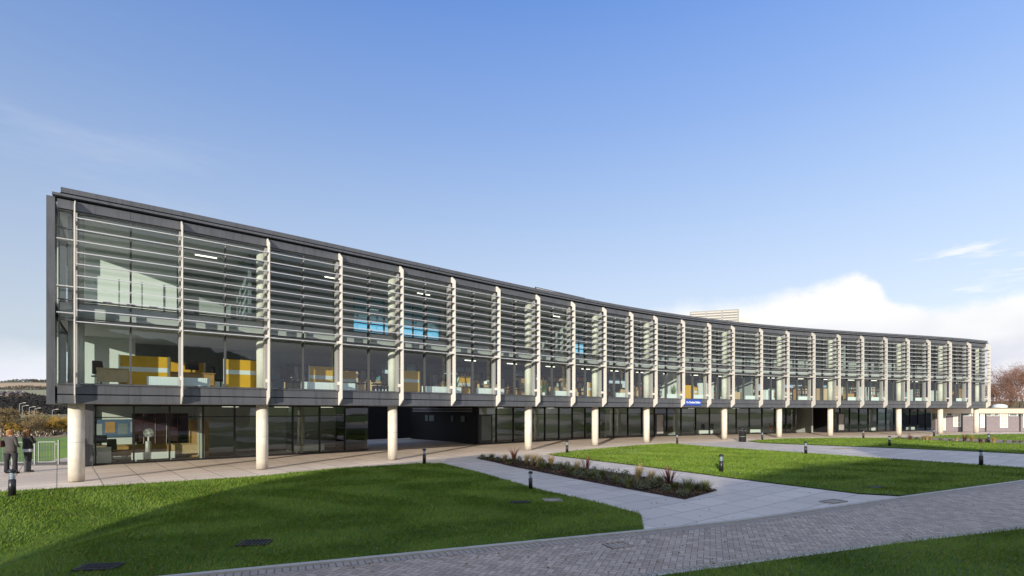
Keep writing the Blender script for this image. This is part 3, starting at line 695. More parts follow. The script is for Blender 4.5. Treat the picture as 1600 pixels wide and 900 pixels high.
# ceiling strip lights
cl_ = [(322, 2.6, 8.92), (520, 2.6, 8.92), (662, 2.6, 8.92), (870, 2.6, 8.92)] + [(p_, 2.6, 5.40) for p_ in (735, 800, 860, 915, 960, 1000, 1042, 1085, 1125, 1165, 1205, 1250, 1290, 1330, 1365, 1430, 1495)]
cl_ += [(p_, NGF + 2.0, 2.6) for p_ in (360, 440, 510, 780, 860, 1080, 1150, 1210, 1390)]  # ground-floor strip lights added only to brighten the dark rooms
for q, (px_, n, z) in enumerate(cl_):
    u = u_at(px_, n); f = FL(u, n, z)
    fl_ = 'top-floor' if z > 6 else ('first-floor' if z > 3 else 'ground-floor'); idx = [c_ for c_ in cl_ if abs(c_[2] - z) < .1].index((px_, n, z)) + 1
    od = ordn[idx - 1]
    t = empty('ceiling_light', f['loc'], f['rz'], f'lit white strip light, {od} from the left on the {fl_} ceiling', 'ceiling light', 'office strip lights')
    mb = MB(); mb.box(-.42, .42, -.05, .05, .035, .09); mb.build('housing', M['white'], t); mb = MB(); mb.box(-.4, .4, -.03, .03, 0, .034); mb.build('tube', M['lamp'], t)
# ---- ground-floor office on the left
u = u_at(228, NGF + 1.9); f = FL(u, NGF + 1.9, .014); desk(f['loc'], f['rz'], 'long wooden desk in the ground-floor corner office', 4.0, .8)
u = u_at(290, NGF + 1.5); f = FL(u, NGF + 1.5, .014); desk(f['loc'], f['rz'], 'wooden desk end beside the pedestal fan', 1.3, .7, 'pale')
u = u_at(150, NGF + .8); f = FL(u, NGF + .8, .014)
t = empty('filing_cabinet', f['loc'], f['rz'], 'white low filing cabinet in the ground-floor corner office', 'cabinet')
mb = MB(); mb.box(-.55, .55, -.25, .25, 0, .72); mb.build('carcass', M['white'], t)
for q in range(2):
    mb = MB(); mb.box(-.52 + q * .53, -.02 + q * .53, -.268, -.252, .05, .68); d_ = mb.build('door', M['white'], t)
    mb = MB(); mb.box(-.1 + q * .1, -.06 + q * .1, -.285, -.27, .35, .5); mb.build('handle', M['galv'], d_)
for (px_, rz, lab) in ((157, .2, 'black computer monitor facing the window above the filing cabinet'), (214, 1.3, 'slim monitor turned edge-on beside the fan')):
    u = u_at(px_, NGF + 1.9); f = FL(u, NGF + 1.9, .75, rz)
    t = empty('monitor', f['loc'], f['rz'], lab, 'monitor')
    mb = MB(); mb.box(-.25, .25, -.02, .02, .12, .48); mb.build('screen', M['black'], t); mb = MB(); mb.box(-.12, .12, -.09, .09, 0, .02); mb.box(-.03, .03, .021, .05, .02, .3); mb.build('stand', M['galv'], t)
u = u_at(175, NGF + 1.2); f = FL(u, NGF + 1.2, .014, 3.1); chair(f['loc'], f['rz'], 'black swivel chair at the ground-floor corner desk')
u = u_at(143, NGF + 1.6); f = FL(u, NGF + 1.6, .014, 2.0); chair(f['loc'], f['rz'], 'black swivel chair behind the white filing cabinet')
u = u_at(232, NGF + .8); f = FL(u, NGF + .8, .014, 0)
t = empty('pedestal_fan', f['loc'], f['rz'], 'grey pedestal fan at the ground-floor office window', 'fan')
mb = MB(); mb.lathe([(.13, 0), (.13, .9), (.11, .93), (.001, .93)], (0, 0, 0), 20); mb.build('pedestal', M['mullp'], t)
mb = MB(); mb.tube((0, -.0, .93), (0, 0, 1.18), .035); mb.build('neck', M['white'], t)
mb = MB()
for q in range(28):
    a_ = q * 2 * math.pi / 28; mb.tube((0, -.14, 1.32), (.20 * math.cos(a_), -.11, 1.32 + .20 * math.sin(a_)), .004, n=4); mb.tube((.20 * math.cos(a_), -.11, 1.32 + .20 * math.sin(a_)), (.21 * math.cos(a_), 0, 1.32 + .21 * math.sin(a_)), .004, n=4)
for r_ in (.08, .14, .20):
    for q in range(20):
        a_ = q * math.pi / 10; b_ = a_ + math.pi / 10; mb.tube((r_ * math.cos(a_), -.125, 1.32 + r_ * math.sin(a_)), (r_ * math.cos(b_), -.125, 1.32 + r_ * math.sin(b_)), .005, n=4)
mb.build('guard', M['white'], t)
mb = MB()
for q in range(4):
    a_ = q * math.pi / 2 + .3
    mb.add([(.03 * math.cos(a_), -.07, 1.32 + .03 * math.sin(a_)), (.18 * math.cos(a_ - .3), -.09, 1.32 + .18 * math.sin(a_ - .3)), (.18 * math.cos(a_ + .45), -.05, 1.32 + .18 * math.sin(a_ + .45))], [(0, 1, 2)])
mb.build('blades', M['iwall'], t)
u = u_at(311, NGF + 1.7); f = FL(u, NGF + 1.7, .014)
t = empty('cupboard', f['loc'], f['rz'], 'tall golden wooden cupboard at the right of the corner office', 'cupboard')
mb = MB(); mb.box(-.42, .42, -.2, .2, 0, 1.9); mb.build('carcass', M['yellow'], t)
for s_ in (-1, 1):
    mb = MB(); mb.box(min(s_ * .01, s_ * .40), max(s_ * .01, s_ * .40), -.222, -.203, .03, 1.87); mb.build('door', M['wood'], t)
u = u_at(183, 11.0); f = FL(u, 11.1, .0)
t = empty('noticeboard', (*f['loc'][:2], 1.05), f['rz'], 'blue poster board on the back wall of the corner office', 'noticeboard')
mb = MB(); mb.box(-1.1, 1.1, -.03, .03, 0, .9); mb.build('board', mat('board_blue', (.09, .15, .26), .8), t)
for q, m_ in enumerate(('iwall', 'wood', 'iwalld', 'iwall')):
    mb = MB(); mb.box(-1.0 + q * .52, -.6 + q * .52, -.04, -.031, .12 + .1 * (q % 2), .68 + .1 * (q % 2)); mb.build('poster', M[m_], t)
ua_, ub_ = u_at(206, NGF + 3.0), u_at(294, NGF + 3.0); pa, pb = F(ua_, NGF + 3.0), F(ub_, NGF + 3.0); wl = math.dist(pa, pb)
t = empty('maroon_panels', (*pa, .014), math.atan2(pb[1] - pa[1], pb[0] - pa[0]), 'dark maroon folding divider behind the pedestal fan', 'divider')  # staggered panels added to fill a dark reddish area behind the fan
for q in range(5):
    mb = MB(); mb.box(q * wl / 5 + .01, (q + 1) * wl / 5 - .01, -.03 - .04 * (q % 2), .02 - .04 * (q % 2), .05, 2.25); mb.build('panel', mat('maroon_panel', (.04, .010, .012), .85, var=.3, scale=8), t)
u = u_at(1207, NGF + .7); f = FL(u, NGF + .7, .014, .5)
chair(f['loc'], f['rz'], 'bright red chair inside the ground floor left of the right passage', 'red')
for q, px_ in enumerate((1395, 1412, 1438, 1450)):
    u = u_at(px_, NGF + 1.3); f = FL(u, NGF + 1.3, .014, q * 1.3); chair(f['loc'], f['rz'], f'{ordn[q]} teal chair from the left in the right-hand ground-floor room', 'teal')
for q, px_ in enumerate((1088, 1100, 1110)):
    u = u_at(px_, NGF + 1.0); f = FL(u, NGF + 1.0, .014, 1 + q); chair(f['loc'], f['rz'], f'{ordn[q]} black chair from the left in the ground-floor room below the sign')

# ------------------------------------------------------------------ ground
def clip_poly(poly, x0, x1, y0, y1):
    def cl(ps, ax, v, keep_less):
        out = []
        for i in range(len(ps)):
            a, b = ps[i], ps[(i + 1) % len(ps)]
            ia = (a[ax] <= v) if keep_less else (a[ax] >= v); ib = (b[ax] <= v) if keep_less else (b[ax] >= v)
            if ia: out.append(a)
            if ia != ib:
                t = (v - a[ax]) / (b[ax] - a[ax]); out.append((a[0] + (b[0] - a[0]) * t, a[1] + (b[1] - a[1]) * t))
        return out
    for (ax, v, k) in ((0, x1, True), (0, x0, False), (1, y1, True), (1, y0, False)):
        poly = cl(poly, ax, v, k)
        if len(poly) < 3: return []
    return poly
def sheet(name, poly, m_, zo, zf=tz, cell=1.0, near=(-20, 8, 0, 26), **k):
    xs = [p[0] for p in poly]; ys = [p[1] for p in poly]
    def axis(a, b, lo, hi):
        r = [a]
        for v in np.arange(lo, hi + .01, cell):
            if a < v < b: r.append(float(v))
        r.append(b); return r
    ax = axis(min(xs) - .01, max(xs) + .01, near[0], near[1]); ay = axis(min(ys) - .01, max(ys) + .01, near[2], near[3])
    mb = MB(); vid = {}
    for i in range(len(ax) - 1):
        for j in range(len(ay) - 1):
            c = clip_poly(poly, ax[i], ax[i + 1], ay[j], ay[j + 1])
            if len(c) < 3: continue
            ids = []
            for q in c:
                key = (round(q[0], 4), round(q[1], 4))
                if key not in vid: vid[key] = len(mb.v); mb.v.append((q[0], q[1], zf(q[0], q[1]) + zo))
                if not ids or ids[-1] != vid[key]: ids.append(vid[key])
            if ids[0] == ids[-1]: ids.pop()
            if len(ids) >= 3: mb.face(ids)
    o = mb.build(name, m_)
    # make all faces point up
    bm = bmesh.new(); bm.from_mesh(o.data)
    bm.normal_update()
    for f_ in bm.faces:
        if f_.normal.z < 0: f_.normal_flip()
    bm.to_mesh(o.data); bm.free()
    tag(o, kind='structure', **k)
    return o
def gdrop(x, y):
    h = -(x + .80 * y - 1.0)
    s_ = sstep(0, 3, h)
    return s_ * (-1.0 * sstep(25, 33, y) - 5.0 * sstep(66, 110, y))
# big ground: grass land to the horizon
mb = MB(); xs_ = [-6000, -2500, -1200, -600, -300, -200] + list(np.arange(-150, -15, 4.5)) + [-15, -13.5, -12, -10.5, -9, -7.5, -6, 0, 30, 60, 100, 200, 500, 1500, 6000]
ys_ = [-3000, -500, -100, -60, -20, 0, 3, 6] + list(np.arange(7.5, 40, 1.5)) + list(np.arange(42, 120, 4)) + [150, 200, 300, 380, 800, 2000, 8000]
for y in ys_:
    for x in xs_:
        mb.v.append((float(x), float(y), -.07 + tz(x, y) * (1 if y < 25 else 0) + gdrop(x, y)))
nx = len(xs_)
for j in range(len(ys_) - 1):
    for i in range(nx - 1): mb.face([j * nx + i, j * nx + i + 1, (j + 1) * nx + i + 1, (j + 1) * nx + i])
M['field'] = mat('field_grass', (.15, .24, .035), .9, col2=(.10, .17, .025), scale=.25)
g = NG(M['field']); gg = g.n('ShaderNodeNewGeometry'); sp = g.n('ShaderNodeSeparateXYZ'); g.L.new(gg.outputs['Position'], sp.inputs[0])
msk = g.m('MULTIPLY', g.m('GREATER_THAN', sp.outputs[1], 64.5), g.m('LESS_THAN', g.m('ADD', sp.outputs[0], g.m('MULTIPLY', sp.outputs[1], .55)), 0.0))
bs = g.N['Principled BSDF'].inputs['Base Color']; old = bs.links[0].from_socket
g.L.new(g.mix(msk, old, g.mix(g.mr(g.noise(gg.outputs['Position'], .8, 6), .35, .65), (.13, .10, .05), (.24, .19, .10))), bs)
tag(mb.build('ground', M['field']), kind='structure')
plaza = [(-60, -20), (-60, 21.5), (-24.5, 24.6), (-22.3, 24.8), (-24.5, 30), (-12, 70), (40, 72), (150, 72), (150, -20)]
sheet('plaza_paving', plaza, M['plaza'], -.03, near=(-20, -4, 6, 26))
# lawns
left_lawn = [gp(-500, 790), gp(-60, 774), gp(0, 769), gp(192, 758), gp(400, 745), gp(520, 733), gp(640, 725.6), gp(663, 724), gp(690, 724.5), gp(747, 738), gp(845, 766), gp(932, 785), gp(1001, 804), gp(1006, 829), gp(600, 869), gp(275, 900), (-8.5, 6.2), (-12.5, 4.6), (-16, 3.4), (-24, 4)]
right_lawn = [gp(855, 710.5), gp(905, 704), gp(990, 696.5), gp(1048, 693), gp(1100, 697.5), gp(1300, 711), gp(1600, 731.5), gp(2400, 790), gp(1800, 729.5), gp(1600, 750.6), gp(1412, 774.5), gp(1344, 771.5), gp(1153, 748), gp(1000, 728)]
right_lawn = [gp(855, 710.5), gp(905, 704), gp(990, 696.5), gp(1048, 693), gp(1100, 697.5), gp(1300, 711), gp(1600, 731.5), (26, 20.6), gp(1600, 750.6), gp(1412, 774.5), gp(1344, 771.5), gp(1153, 748), gp(1000, 728)]
near_lawn = [(-14, -1.0), (-7, 3.0), gp(1040, 898), gp(1256, 869), gp(1412, 847.5), gp(1600, 826), (17, 14), (30, 20), (30, -2)]
near_lawn = [(-3, -2.0), (-3, 5.35), gp(1040, 898), gp(1256, 869), gp(1412, 847.5), gp(1600, 826), (17, 14.4), (26, 19.0), (40, 19), (40, -2)]
back_lawn = [gp(1167, 689), gp(1225, 685.5), gp(1310, 684.2), gp(1393, 684.5), gp(1480, 689.5), gp(1600, 694.5), (62, 30), (62, 26), gp(1600, 709), gp(1500, 704), gp(1194, 692)]
far_lawn = [gp(1440, 684), gp(1470, 680.2), gp(1540, 679), gp(1600, 678.2), (90, 51), (90, 41), gp(1600, 688.5)]
LAWNS = [(left_lawn, 'lawn'), (right_lawn, 'lawn'), (near_lawn, 'lawn'), (back_lawn, 'lawn'), (far_lawn, 'lawn')]
for pl, nm in LAWNS: sheet(nm, pl, M['lawn'], .012 if pl is not back_lawn else .012)
# brick road with edge course and kerb
top = [(-40, -5.6), (-16, 3.3), (-12.5, 4.5), gp(275, 900.5), gp(600, 869.5), gp(1006, 829.5), gp(1160, 812.5), gp(1412, 776.5), gp(1600, 751), (26, 20.4), (60, 36)]
bot = [(-40, -9.8), (-16, -.9), (-12.5, .4), (-4.2, 3.6), (-3, 5.33)]
bot = [(-40, -10), (-16, -.6), (-8, 2.6), (-3, 4.9), gp(1040, 899), gp(1256, 870), gp(1412, 848.5), gp(1600, 827), (17, 14.3), (26, 18.9), (60, 34)]
bot[3] = (-3, 5.3)
sheet('brick_road', top + bot[::-1], M['herring'], -.004)
def offs(line, d):
    r = []
    for i in range(len(line)):
        a = np.array(line[max(0, i - 1)]); b = np.array(line[min(len(line) - 1, i + 1)]); t = (b - a) / np.linalg.norm(b - a)
        q = np.array(line[i]) + np.array([t[1], -t[0]]) * d; r.append((float(q[0]), float(q[1])))
    return r
sheet('road_edge_course', offs(top, .10) + offs(top, .32)[::-1], M['edge'], .000)
sheet('road_edge_course', offs(bot, -.06) + offs(bot, -.22)[::-1], M['edge'], .000)
def kerb(line, d0, d1, h):
    a = offs(line, d0); b = offs(line, d1); mb = MB(); n_ = len(a)
    # densify
    def dens(l):
        r = []
        for i in range(len(l) - 1):
            for q in range(6): t = q / 6; r.append((l[i][0] * (1 - t) + l[i + 1][0] * t, l[i][1] * (1 - t) + l[i + 1][1] * t))
        r.append(l[-1]); return r
    a, b = dens(a), dens(b)
    for (p, q) in zip(a, b):
        z = tz(*p); mb.v += [(p[0], p[1], z - .05), (p[0], p[1], z + h), (q[0], q[1], z + h), (q[0], q[1], z - .05)]
    for i in range(len(a) - 1):
        for e in range(3): o = 4 * i; mb.face([o + e, o + e + 1, o + 5 + e, o + 4 + e])
    return tag(mb.build('kerb', M['kerb']), kind='structure')
kerb(top, -.02, .095, .028); kerb(bot, -.055, .015, .02)
# centre path
cpath = [gp(690, 724.6), gp(700, 716), gp(760, 709), gp(855, 710.7), gp(1000, 728.2), gp(1153, 748.2), gp(1344, 771.7), gp(1412, 775.3), gp(1160, 812), gp(1006, 829), gp(1001, 804), gp(932, 785), gp(845, 766), gp(747, 738)]
sheet('centre_path', cpath, M['path'], -.012)
rpath = [gp(1048, 692.6), gp(1167, 689.3), gp(1194, 692.2), gp(1500, 704.2), gp(1600, 709.2), (62, 26), (62, 18), (26, 20.7), gp(1600, 731.2), gp(1300, 710.6), gp(1100, 697.2)]
sheet('right_path', rpath, M['path'], -.014)
BED1 = [gp(744, 715.5), gp(764, 714.2), gp(868, 726), gp(1000, 744), gp(1121, 766), gp(1070, 780), gp(930, 754), gp(800, 728.5)]
sheet('mulch_bed', BED1, M['mulch'], .006)
BED2 = [gp(1390, 683.6), gp(1440, 683.2), gp(1600, 688.6), (66, 38), (66, 35), gp(1600, 694), gp(1480, 689)]
sheet('mulch_bed', BED2, M['gravel'], .022)
# gravel patch at left edge & strip below the fence
gx, gy = -12.6, 12.4
sheet('gravel_patch', [(gx - 2.2, gy - .4), (gx - .3, gy - .1), (gx + .0, gy - .7), (gx - .9, gy - 1.4), (gx - 2.2, gy - 1.6)], M['gravel'], .035)
sheet('gravel_strip', [(-45, 22.6), (-45, 21.6), (-19.9, 23.0), (-19.6, 24.6), (-25, 24.4)], M['gravel'], -.02)

def inside(poly, X, Y):
    r = np.zeros(len(X), bool); n_ = len(poly)
    for i in range(n_):
        x1, y1 = poly[i]; x2, y2 = poly[(i + 1) % n_]
        c = ((y1 > Y) != (y2 > Y)) & (X < (x2 - x1) * (Y - y1) / ((y2 - y1) + 1e-12) + x1)
        r ^= c
    return r
def tzv(X, Y):
    e = np.clip((X + 15) * .562 + (Y - 15.2) * -.827, 0, 6.8); t = np.clip((X + 11.2) / 4, 0, 1)
    return -.0205 * e * e * (1 - t * t * (3 - 2 * t))
def blades(poly, dens, h, w, view=True, name='grass', excl=()):
    xs = [p[0] for p in poly]; ys = [p[1] for p in poly]
    A = (max(xs) - min(xs)) * (max(ys) - min(ys)); n_ = int(A * dens)
    X = rng.uniform(min(xs), max(xs), n_); Y = rng.uniform(min(ys), max(ys), n_)
    k = inside(poly, X, Y)
    if view: k &= (Y > 4.5) & (np.abs(X) < Y * 1.15 + 5)
    for (ex, ey, er) in excl: k &= ((X - ex) ** 2 + (Y - ey) ** 2) > er * er
    # thin out with distance
    dd = np.clip(9.0 / np.maximum(Y, 6), .12, 1) ; k &= rng.random(n_) < dd
    X, Y = X[k], Y[k]; n_ = len(X)
    Z = tzv(X, Y) + .012
    sc_ = np.clip(Y / 9.0, 1, 3) ** .8
    a = rng.uniform(0, 2 * np.pi, n_); H = h * rng.uniform(.5, 1.25, n_) * np.clip(sc_, 1, 1.3); W = w * rng.uniform(.7, 1.3, n_) * sc_
    # clumpy lean direction
    la = np.sin(X * 1.7 + 3 * np.sin(Y * .9)) * 1.4 + np.sin(Y * 2.3 + X * .6) * 1.2 + rng.normal(0, .9, n_); ln = rng.uniform(.25, 1.0, n_) * H
    P = np.zeros((n_, 3, 3), np.float32)
    P[:, 0] = np.stack([X - np.cos(a) * W, Y - np.sin(a) * W, Z - .004], 1)
    P[:, 1] = np.stack([X + np.cos(a) * W, Y + np.sin(a) * W, Z - .004], 1)
    P[:, 2] = np.stack([X + np.cos(la) * ln, Y + np.sin(la) * ln, Z + H], 1)
    me = bpy.data.meshes.new(name); me.vertices.add(3 * n_); me.vertices.foreach_set('co', P.reshape(-1))
    me.loops.add(3 * n_); me.loops.foreach_set('vertex_index', np.arange(3 * n_, dtype=np.int32))
    me.polygons.add(n_); me.polygons.foreach_set('loop_start', np.arange(0, 3 * n_, 3, dtype=np.int32))
    me.update(); me.validate(); me.materials.append(M['blade'])
    o = bpy.data.objects.new(name, me); COL.objects.link(o)
    print(name, n_)
    return o
drains = []
def drain(px, py, w, d, m_, label, cat='drain cover', rz=.15, name='drain_grate', z=0.03, bars=True):
    x, y = gp(px, py, 0)
    for _ in range(6): x, y = gp(px, py, tz(x, y))
    t = empty(name, (x, y, tz(x, y) + z), rz, label, cat)
    mb = MB(); mb.box(-w / 2, w / 2, -d / 2, d / 2, 0, .012); mb.build('plate', M['recess'] if bars else m_, t)
    if bars:
        mb = MB()
        n_ = int(w / .06)
        for q in range(n_): mb.box(-w / 2 + q * w / n_ + .01, -w / 2 + q * w / n_ + .035, -d / 2 + .02, d / 2 - .02, .013, .03)
        mb.build('grating', m_, t)
    mb = MB()
    for (a_, b_, c_, d_) in ((-w / 2 - .03, w / 2 + .03, -d / 2 - .03, -d / 2), (-w / 2 - .03, w / 2 + .03, d / 2, d / 2 + .03), (-w / 2 - .03, -w / 2, -d / 2, d / 2), (w / 2, w / 2 + .03, -d / 2, d / 2)): mb.box(a_, b_, c_, d_, 0, .028)
    mb.build('frame', m_, t)
    drains.append((x, y, max(w, d) * .42))
drain(398, 851, .46, .34, M['iron'], 'dark metal grating set in the shaded left lawn, nearest the middle', z=.022)
drain(155, 889, .5, .26, M['iron'], 'dark metal grating at the bottom left of the lawn', z=.022)
drain(811, 786.5, .5, .2, M['iron'], 'narrow dark grating in the lawn below the lamp bollard', z=.022)
drain(863, 783.5, .42, .36, M['stone'], 'worn stone inspection cover in the left lawn beside the path', 'inspection cover', name='inspection_cover', bars=False, z=.028)
drain(1368, 762, .5, .25, M['iron'], 'dark sunken cover in the shaded right lawn', 'inspection cover', name='inspection_cover', bars=False, z=.012)
drain(1318, 701, .9, .6, M['stone'], 'grey inspection cover in the far right path', 'inspection cover', name='inspection_cover', bars=False, z=-.012)
drain(1302, 783.5, .6, .32, M['stone'], 'brownish inspection cover in the path beside the brick road', 'inspection cover', name='inspection_cover', bars=False, z=-.010, rz=.5)
drain(965, 852, .38, .3, M['edge'], 'dark square cover in the brick road', 'inspection cover', name='inspection_cover', bars=False, z=-.014, rz=.4)
g1 = [blades(left_lawn, 1500, .05, .0055, excl=drains + [(gx - 1.2, gy - .8, .9)]), blades(near_lawn, 1500, .05, .0055), blades(right_lawn, 900, .05, .007, excl=drains), blades(back_lawn, 500, .05, .009), blades(far_lawn, 300, .05, .012)]
for o in g1: tag(o, kind='stuff', label='short mown green grass', cat='grass')

# ------------------------------------------------------------------ bollard lights
def make_bollard():
    t = empty('lamp_bollard')
    mb = MB(); mb.lathe([(.076, 0), (.076, .46), (.068, .465)], n=24); mb.build('post', M['black'], t)
    mb = MB(); mb.lathe([(.068, .467), (.068, .66)], n=24); mb.build('lens', M['diff'], t)
    mb = MB()
    for q in range(4): mb.lathe([(.035, .47 + q * .047), (.058, .485 + q * .047), (.035, .512 + q * .047)], n=20)
    mb.build('reflector', M['lens'], t)
    mb = MB(); mb.lathe([(.088, .662), (.088, .70), (.07, .735), (.001, .75)], n=24); mb.build('cap', M['black'], t)
    mb = MB(); mb.lathe([(.11, 0), (.11, .015), (.08, .02)], n=24); mb.build('base_plate', M['black'], t)
    return t
bp0 = make_bollard()
BOL = [(19, 784, .88, 'black lamp bollard at the far left beside the two people'), (663, 725.5, 0, 'black lamp bollard at the tip of the left lawn by the paving'), (829, 765, 0, 'black lamp bollard on the shaded lawn beside the stone cover'), (886, 708, 0, 'black lamp bollard at the left tip of the sunny right lawn'), (1058, 693, 0, 'black lamp bollard at the back corner of the sunny lawn'), (1127, 738, 0, 'black lamp bollard in the middle of the sunny lawn'), (1191, 688, 0, 'small black lamp bollard right of the litter bin'), (1259, 710, 0, 'black lamp bollard on the lawn edge by the far right path'), (1349, 685, 0, 'black lamp bollard at the far edge of the back lawn'), (1390, 697.5, 0, 'black lamp bollard in the middle of the back lawn'), (1459.5, 682, 0, 'small black lamp bollard in front of the last column but one'), (1545, 692.5, 0, 'black lamp bollard among the plants at the right'), (1533, 728, 0, 'large black lamp bollard on the shaded lawn edge at the right')]
for q, (px, py, s_, lab) in enumerate(BOL):
    o = bp0 if q == 0 else copy_tree(bp0)
    x, y = gp(px, py)
    if q == 0:
        x, y = gd(19, 14.6); 
    o.location = (x, y, tz(x, y) + .0); sz = 1.1 if q == 0 else (.8 if q == 2 else 1.0)
    o.scale = (sz, sz, sz * (.95)); tag(o, lab, 'bollard light', 'black lamp bollards around the lawns')
# litter bin
x, y = gp(1160, 690)
t = empty('litter_bin', (x, y, -.02), 0, 'black round litter bin with open slots standing on the sunny paving', 'litter bin')
mb = MB(); mb.lathe([(.25, 0), (.27, .04), (.27, .78), (.29, .80), (.29, .84)], n=28); mb.build('body', M['black'], t)
mb = MB()
for q in range(4):
    a_ = q * math.pi / 2 + .78; mb.tube((.25 * math.cos(a_), .25 * math.sin(a_), .84), (.25 * math.cos(a_), .25 * math.sin(a_), 1.0), .04)
mb.build('post', M['black'], t)
mb = MB(); mb.lathe([(.29, 1.0), (.29, 1.06), (.2, 1.12), (.001, 1.14)], n=28); mb.build('hood', M['black'], t)
mb = MB(); mb.lathe([(.275, .4), (.278, .41), (.278, .43), (.275, .44)], n=28); mb.build('band', M['galv'], t)

# ------------------------------------------------------------------ plants
M['gtan'] = leaf_mat('feather_grass', (.30, .22, .09), (.46, .36, .17)); M['gorange'] = leaf_mat('orange_sedge', (.30, .18, .06), (.46, .31, .12))
M['ggreen'] = leaf_mat('green_tuft', (.10, .13, .04), (.28, .27, .10)); M['phor'] = leaf_mat('bronze_flax', (.08, .028, .02), (.20, .085, .055), .5)
M['shrub'] = leaf_mat('grey_green_leaf', (.06, .08, .035), (.17, .18, .09)); M['bronze'] = leaf_mat('bronze_leaf', (.20, .08, .03), (.36, .18, .08))
def shrub(name, loc, n_, r_, h, ls, m_, label, group, seed):
    rr = random.Random(seed); mb = MB()
    for q in range(n_):
        a_ = rr.uniform(0, 2 * math.pi); t_ = rr.random() ** .5; z = h * rr.uniform(.08, 1) ; rad = r_ * t_ * math.sqrt(max(.1, 1 - ((z / h - .45) / .62) ** 2)) * (1 + .25 * math.sin(3 * a_ + seed))
        c = Vector((rad * math.cos(a_), rad * math.sin(a_), z * (1 + .15 * math.sin(2 * a_ + seed))))
        d = Vector((rr.gauss(0, 1), rr.gauss(0, 1), rr.gauss(.5, .7))).normalized(); s_ = d.orthogonal().normalized() * ls * .35; d *= ls * rr.uniform(.7, 1.2)
        b = len(mb.v); mb.v += [tuple(c), tuple(c + d * .5 + s_), tuple(c + d), tuple(c + d * .5 - s_)]; mb.face([b, b + 1, b + 2, b + 3])
    sm = MB()
    o = empty(name, loc, 0, label, 'shrub', group)
    mb.build('foliage', m_, o)
    for q in range(5):
        a_ = q * 1.3; sm.tube((0, 0, 0), (r_ * .5 * math.cos(a_), r_ * .5 * math.sin(a_), h * .6), .008, .003, 4)
    sm.build('stem', M['bark'], o); return o
PL = [('p', 803, 719, .75), ('p', 916, 736, .72), ('p', 1046, 764, .85),
      ('o', 861, 727, .55), ('t', 830, 727, .62), ('t', 821, 724, .5), ('t', 787, 721, .4), ('t', 994, 752, .66), ('t', 1013, 757, .55), ('g', 1022, 762, .34), ('g', 963, 756, .36), ('g', 925, 748, .34), ('g', 857, 731, .3), ('g', 1090, 768, .36), ('g', 910, 741, .34), ('g', 982, 762, .45), ('g', 892, 741, .4), ('g', 1075, 770, .55), ('g', 1103, 767, .4), ('g', 942, 746, .42), ('g', 768, 718, .36), ('t', 839, 730, .6), ('g', 846, 733, .35), ('t', 898, 741, .6), ('g', 1030, 757, .4),
      ('s', 754, 718, .3), ('s', 811, 722, .32), ('s', 778, 721, .26), ('s', 848, 727, .36), ('s', 869, 735, .34), ('s', 887, 731, .34), ('s', 901, 745, .34), ('s', 914, 748, .38), ('s', 928, 743, .42), ('s', 956, 749, .5), ('s', 977, 747, .36), ('s', 1004, 765, .42), ('s', 1019, 763, .42), ('s', 968, 757, .25), ('s', 1065, 776, .28), ('s', 1042, 769, .3), ('g', 1055, 765, .3), ('s', 935, 751, .28), ('g', 797, 724, .3), ('g', 875, 733, .38)]
names = {'p': ('flax_plant', 'spiky dark red flax plant', 'plant'), 'o': ('sedge_tuft', 'orange sedge tuft', 'plant'), 't': ('feather_grass', 'tall tan feather grass', 'plant'), 'g': ('grass_tuft', 'low olive grass tuft', 'plant'), 's': ('leafy_shrub', 'low grey-green leafy shrub', 'shrub')}
def plantset(PL, where, grp, seed0, rot=None):
    cnt = {}; tot = {}
    PL = sorted(PL, key=lambda p: p[1])
    for p in PL: tot[p[0]] = tot.get(p[0], 0) + 1
    for q, (k, px, py, h) in enumerate(PL):
        x, y = gp(px, py); c = cnt.get(k, 0); cnt[k] = c + 1
        nm, lb, ct = names[k]; lab = f'{lb}, {ordn[c]} from the left {where}' if tot[k] > 1 else f'{lb}, the only one {where}'
        loc = (x, y, .0)
        g_ = f'{lb}s {grp}'.replace('grasss', 'grasses')
        if k == 'p': tuft(nm, loc, 34, h, h * .55, .022, M['phor'], lab, ct, g_, seed0 + q)
        elif k == 'o': tuft(nm, loc, 160, h, h * .5, .007, M['gorange'], lab, ct, g_, seed0 + q)
        elif k == 't': tuft(nm, loc, 190, h, h * .42, .007, M['gtan'], lab, ct, g_, seed0 + q, lean=.25)
        elif k == 'g': tuft(nm, loc, 200, h, h * .75, .007, M['ggreen'], lab, ct, g_, seed0 + q)
        else: shrub(nm, loc, 210, h * .52, h * .72, .055, M['shrub'], lab, g_, seed0 + q)
mb = MB(); rr = random.Random(77); bx = [p[0] for p in BED1]; by = [p[1] for p in BED1]
for q in range(9000):
    x, y = rr.uniform(min(bx), max(bx)), rr.uniform(min(by), max(by))
    if not inside(BED1, np.array([x]), np.array([y]))[0] or math.sin(x * 2.1 + y) + math.sin(y * 3.3 - x) < -.2: continue
    l = rr.uniform(.06, .22); d = Vector((rr.gauss(0, 1), rr.gauss(0, 1), abs(rr.gauss(.2, .5)))).normalized() * l; s_ = d.orthogonal().normalized() * .004
    b = len(mb.v); c = Vector((x, y, .012 + rr.random() * .05)); mb.v += [tuple(c - s_), tuple(c + s_), tuple(c + d)]; mb.face([b, b + 1, b + 2])
M['litter'] = leaf_mat('dead_stems', (.10, .05, .02), (.36, .24, .11), .8)
tag(mb.build('dead_stems', M['litter']), 'dead stems and leaf litter lying through the planting bed', 'litter', kind='stuff')
plantset(PL, 'in the long mulch bed', 'in the mulch bed', 100)
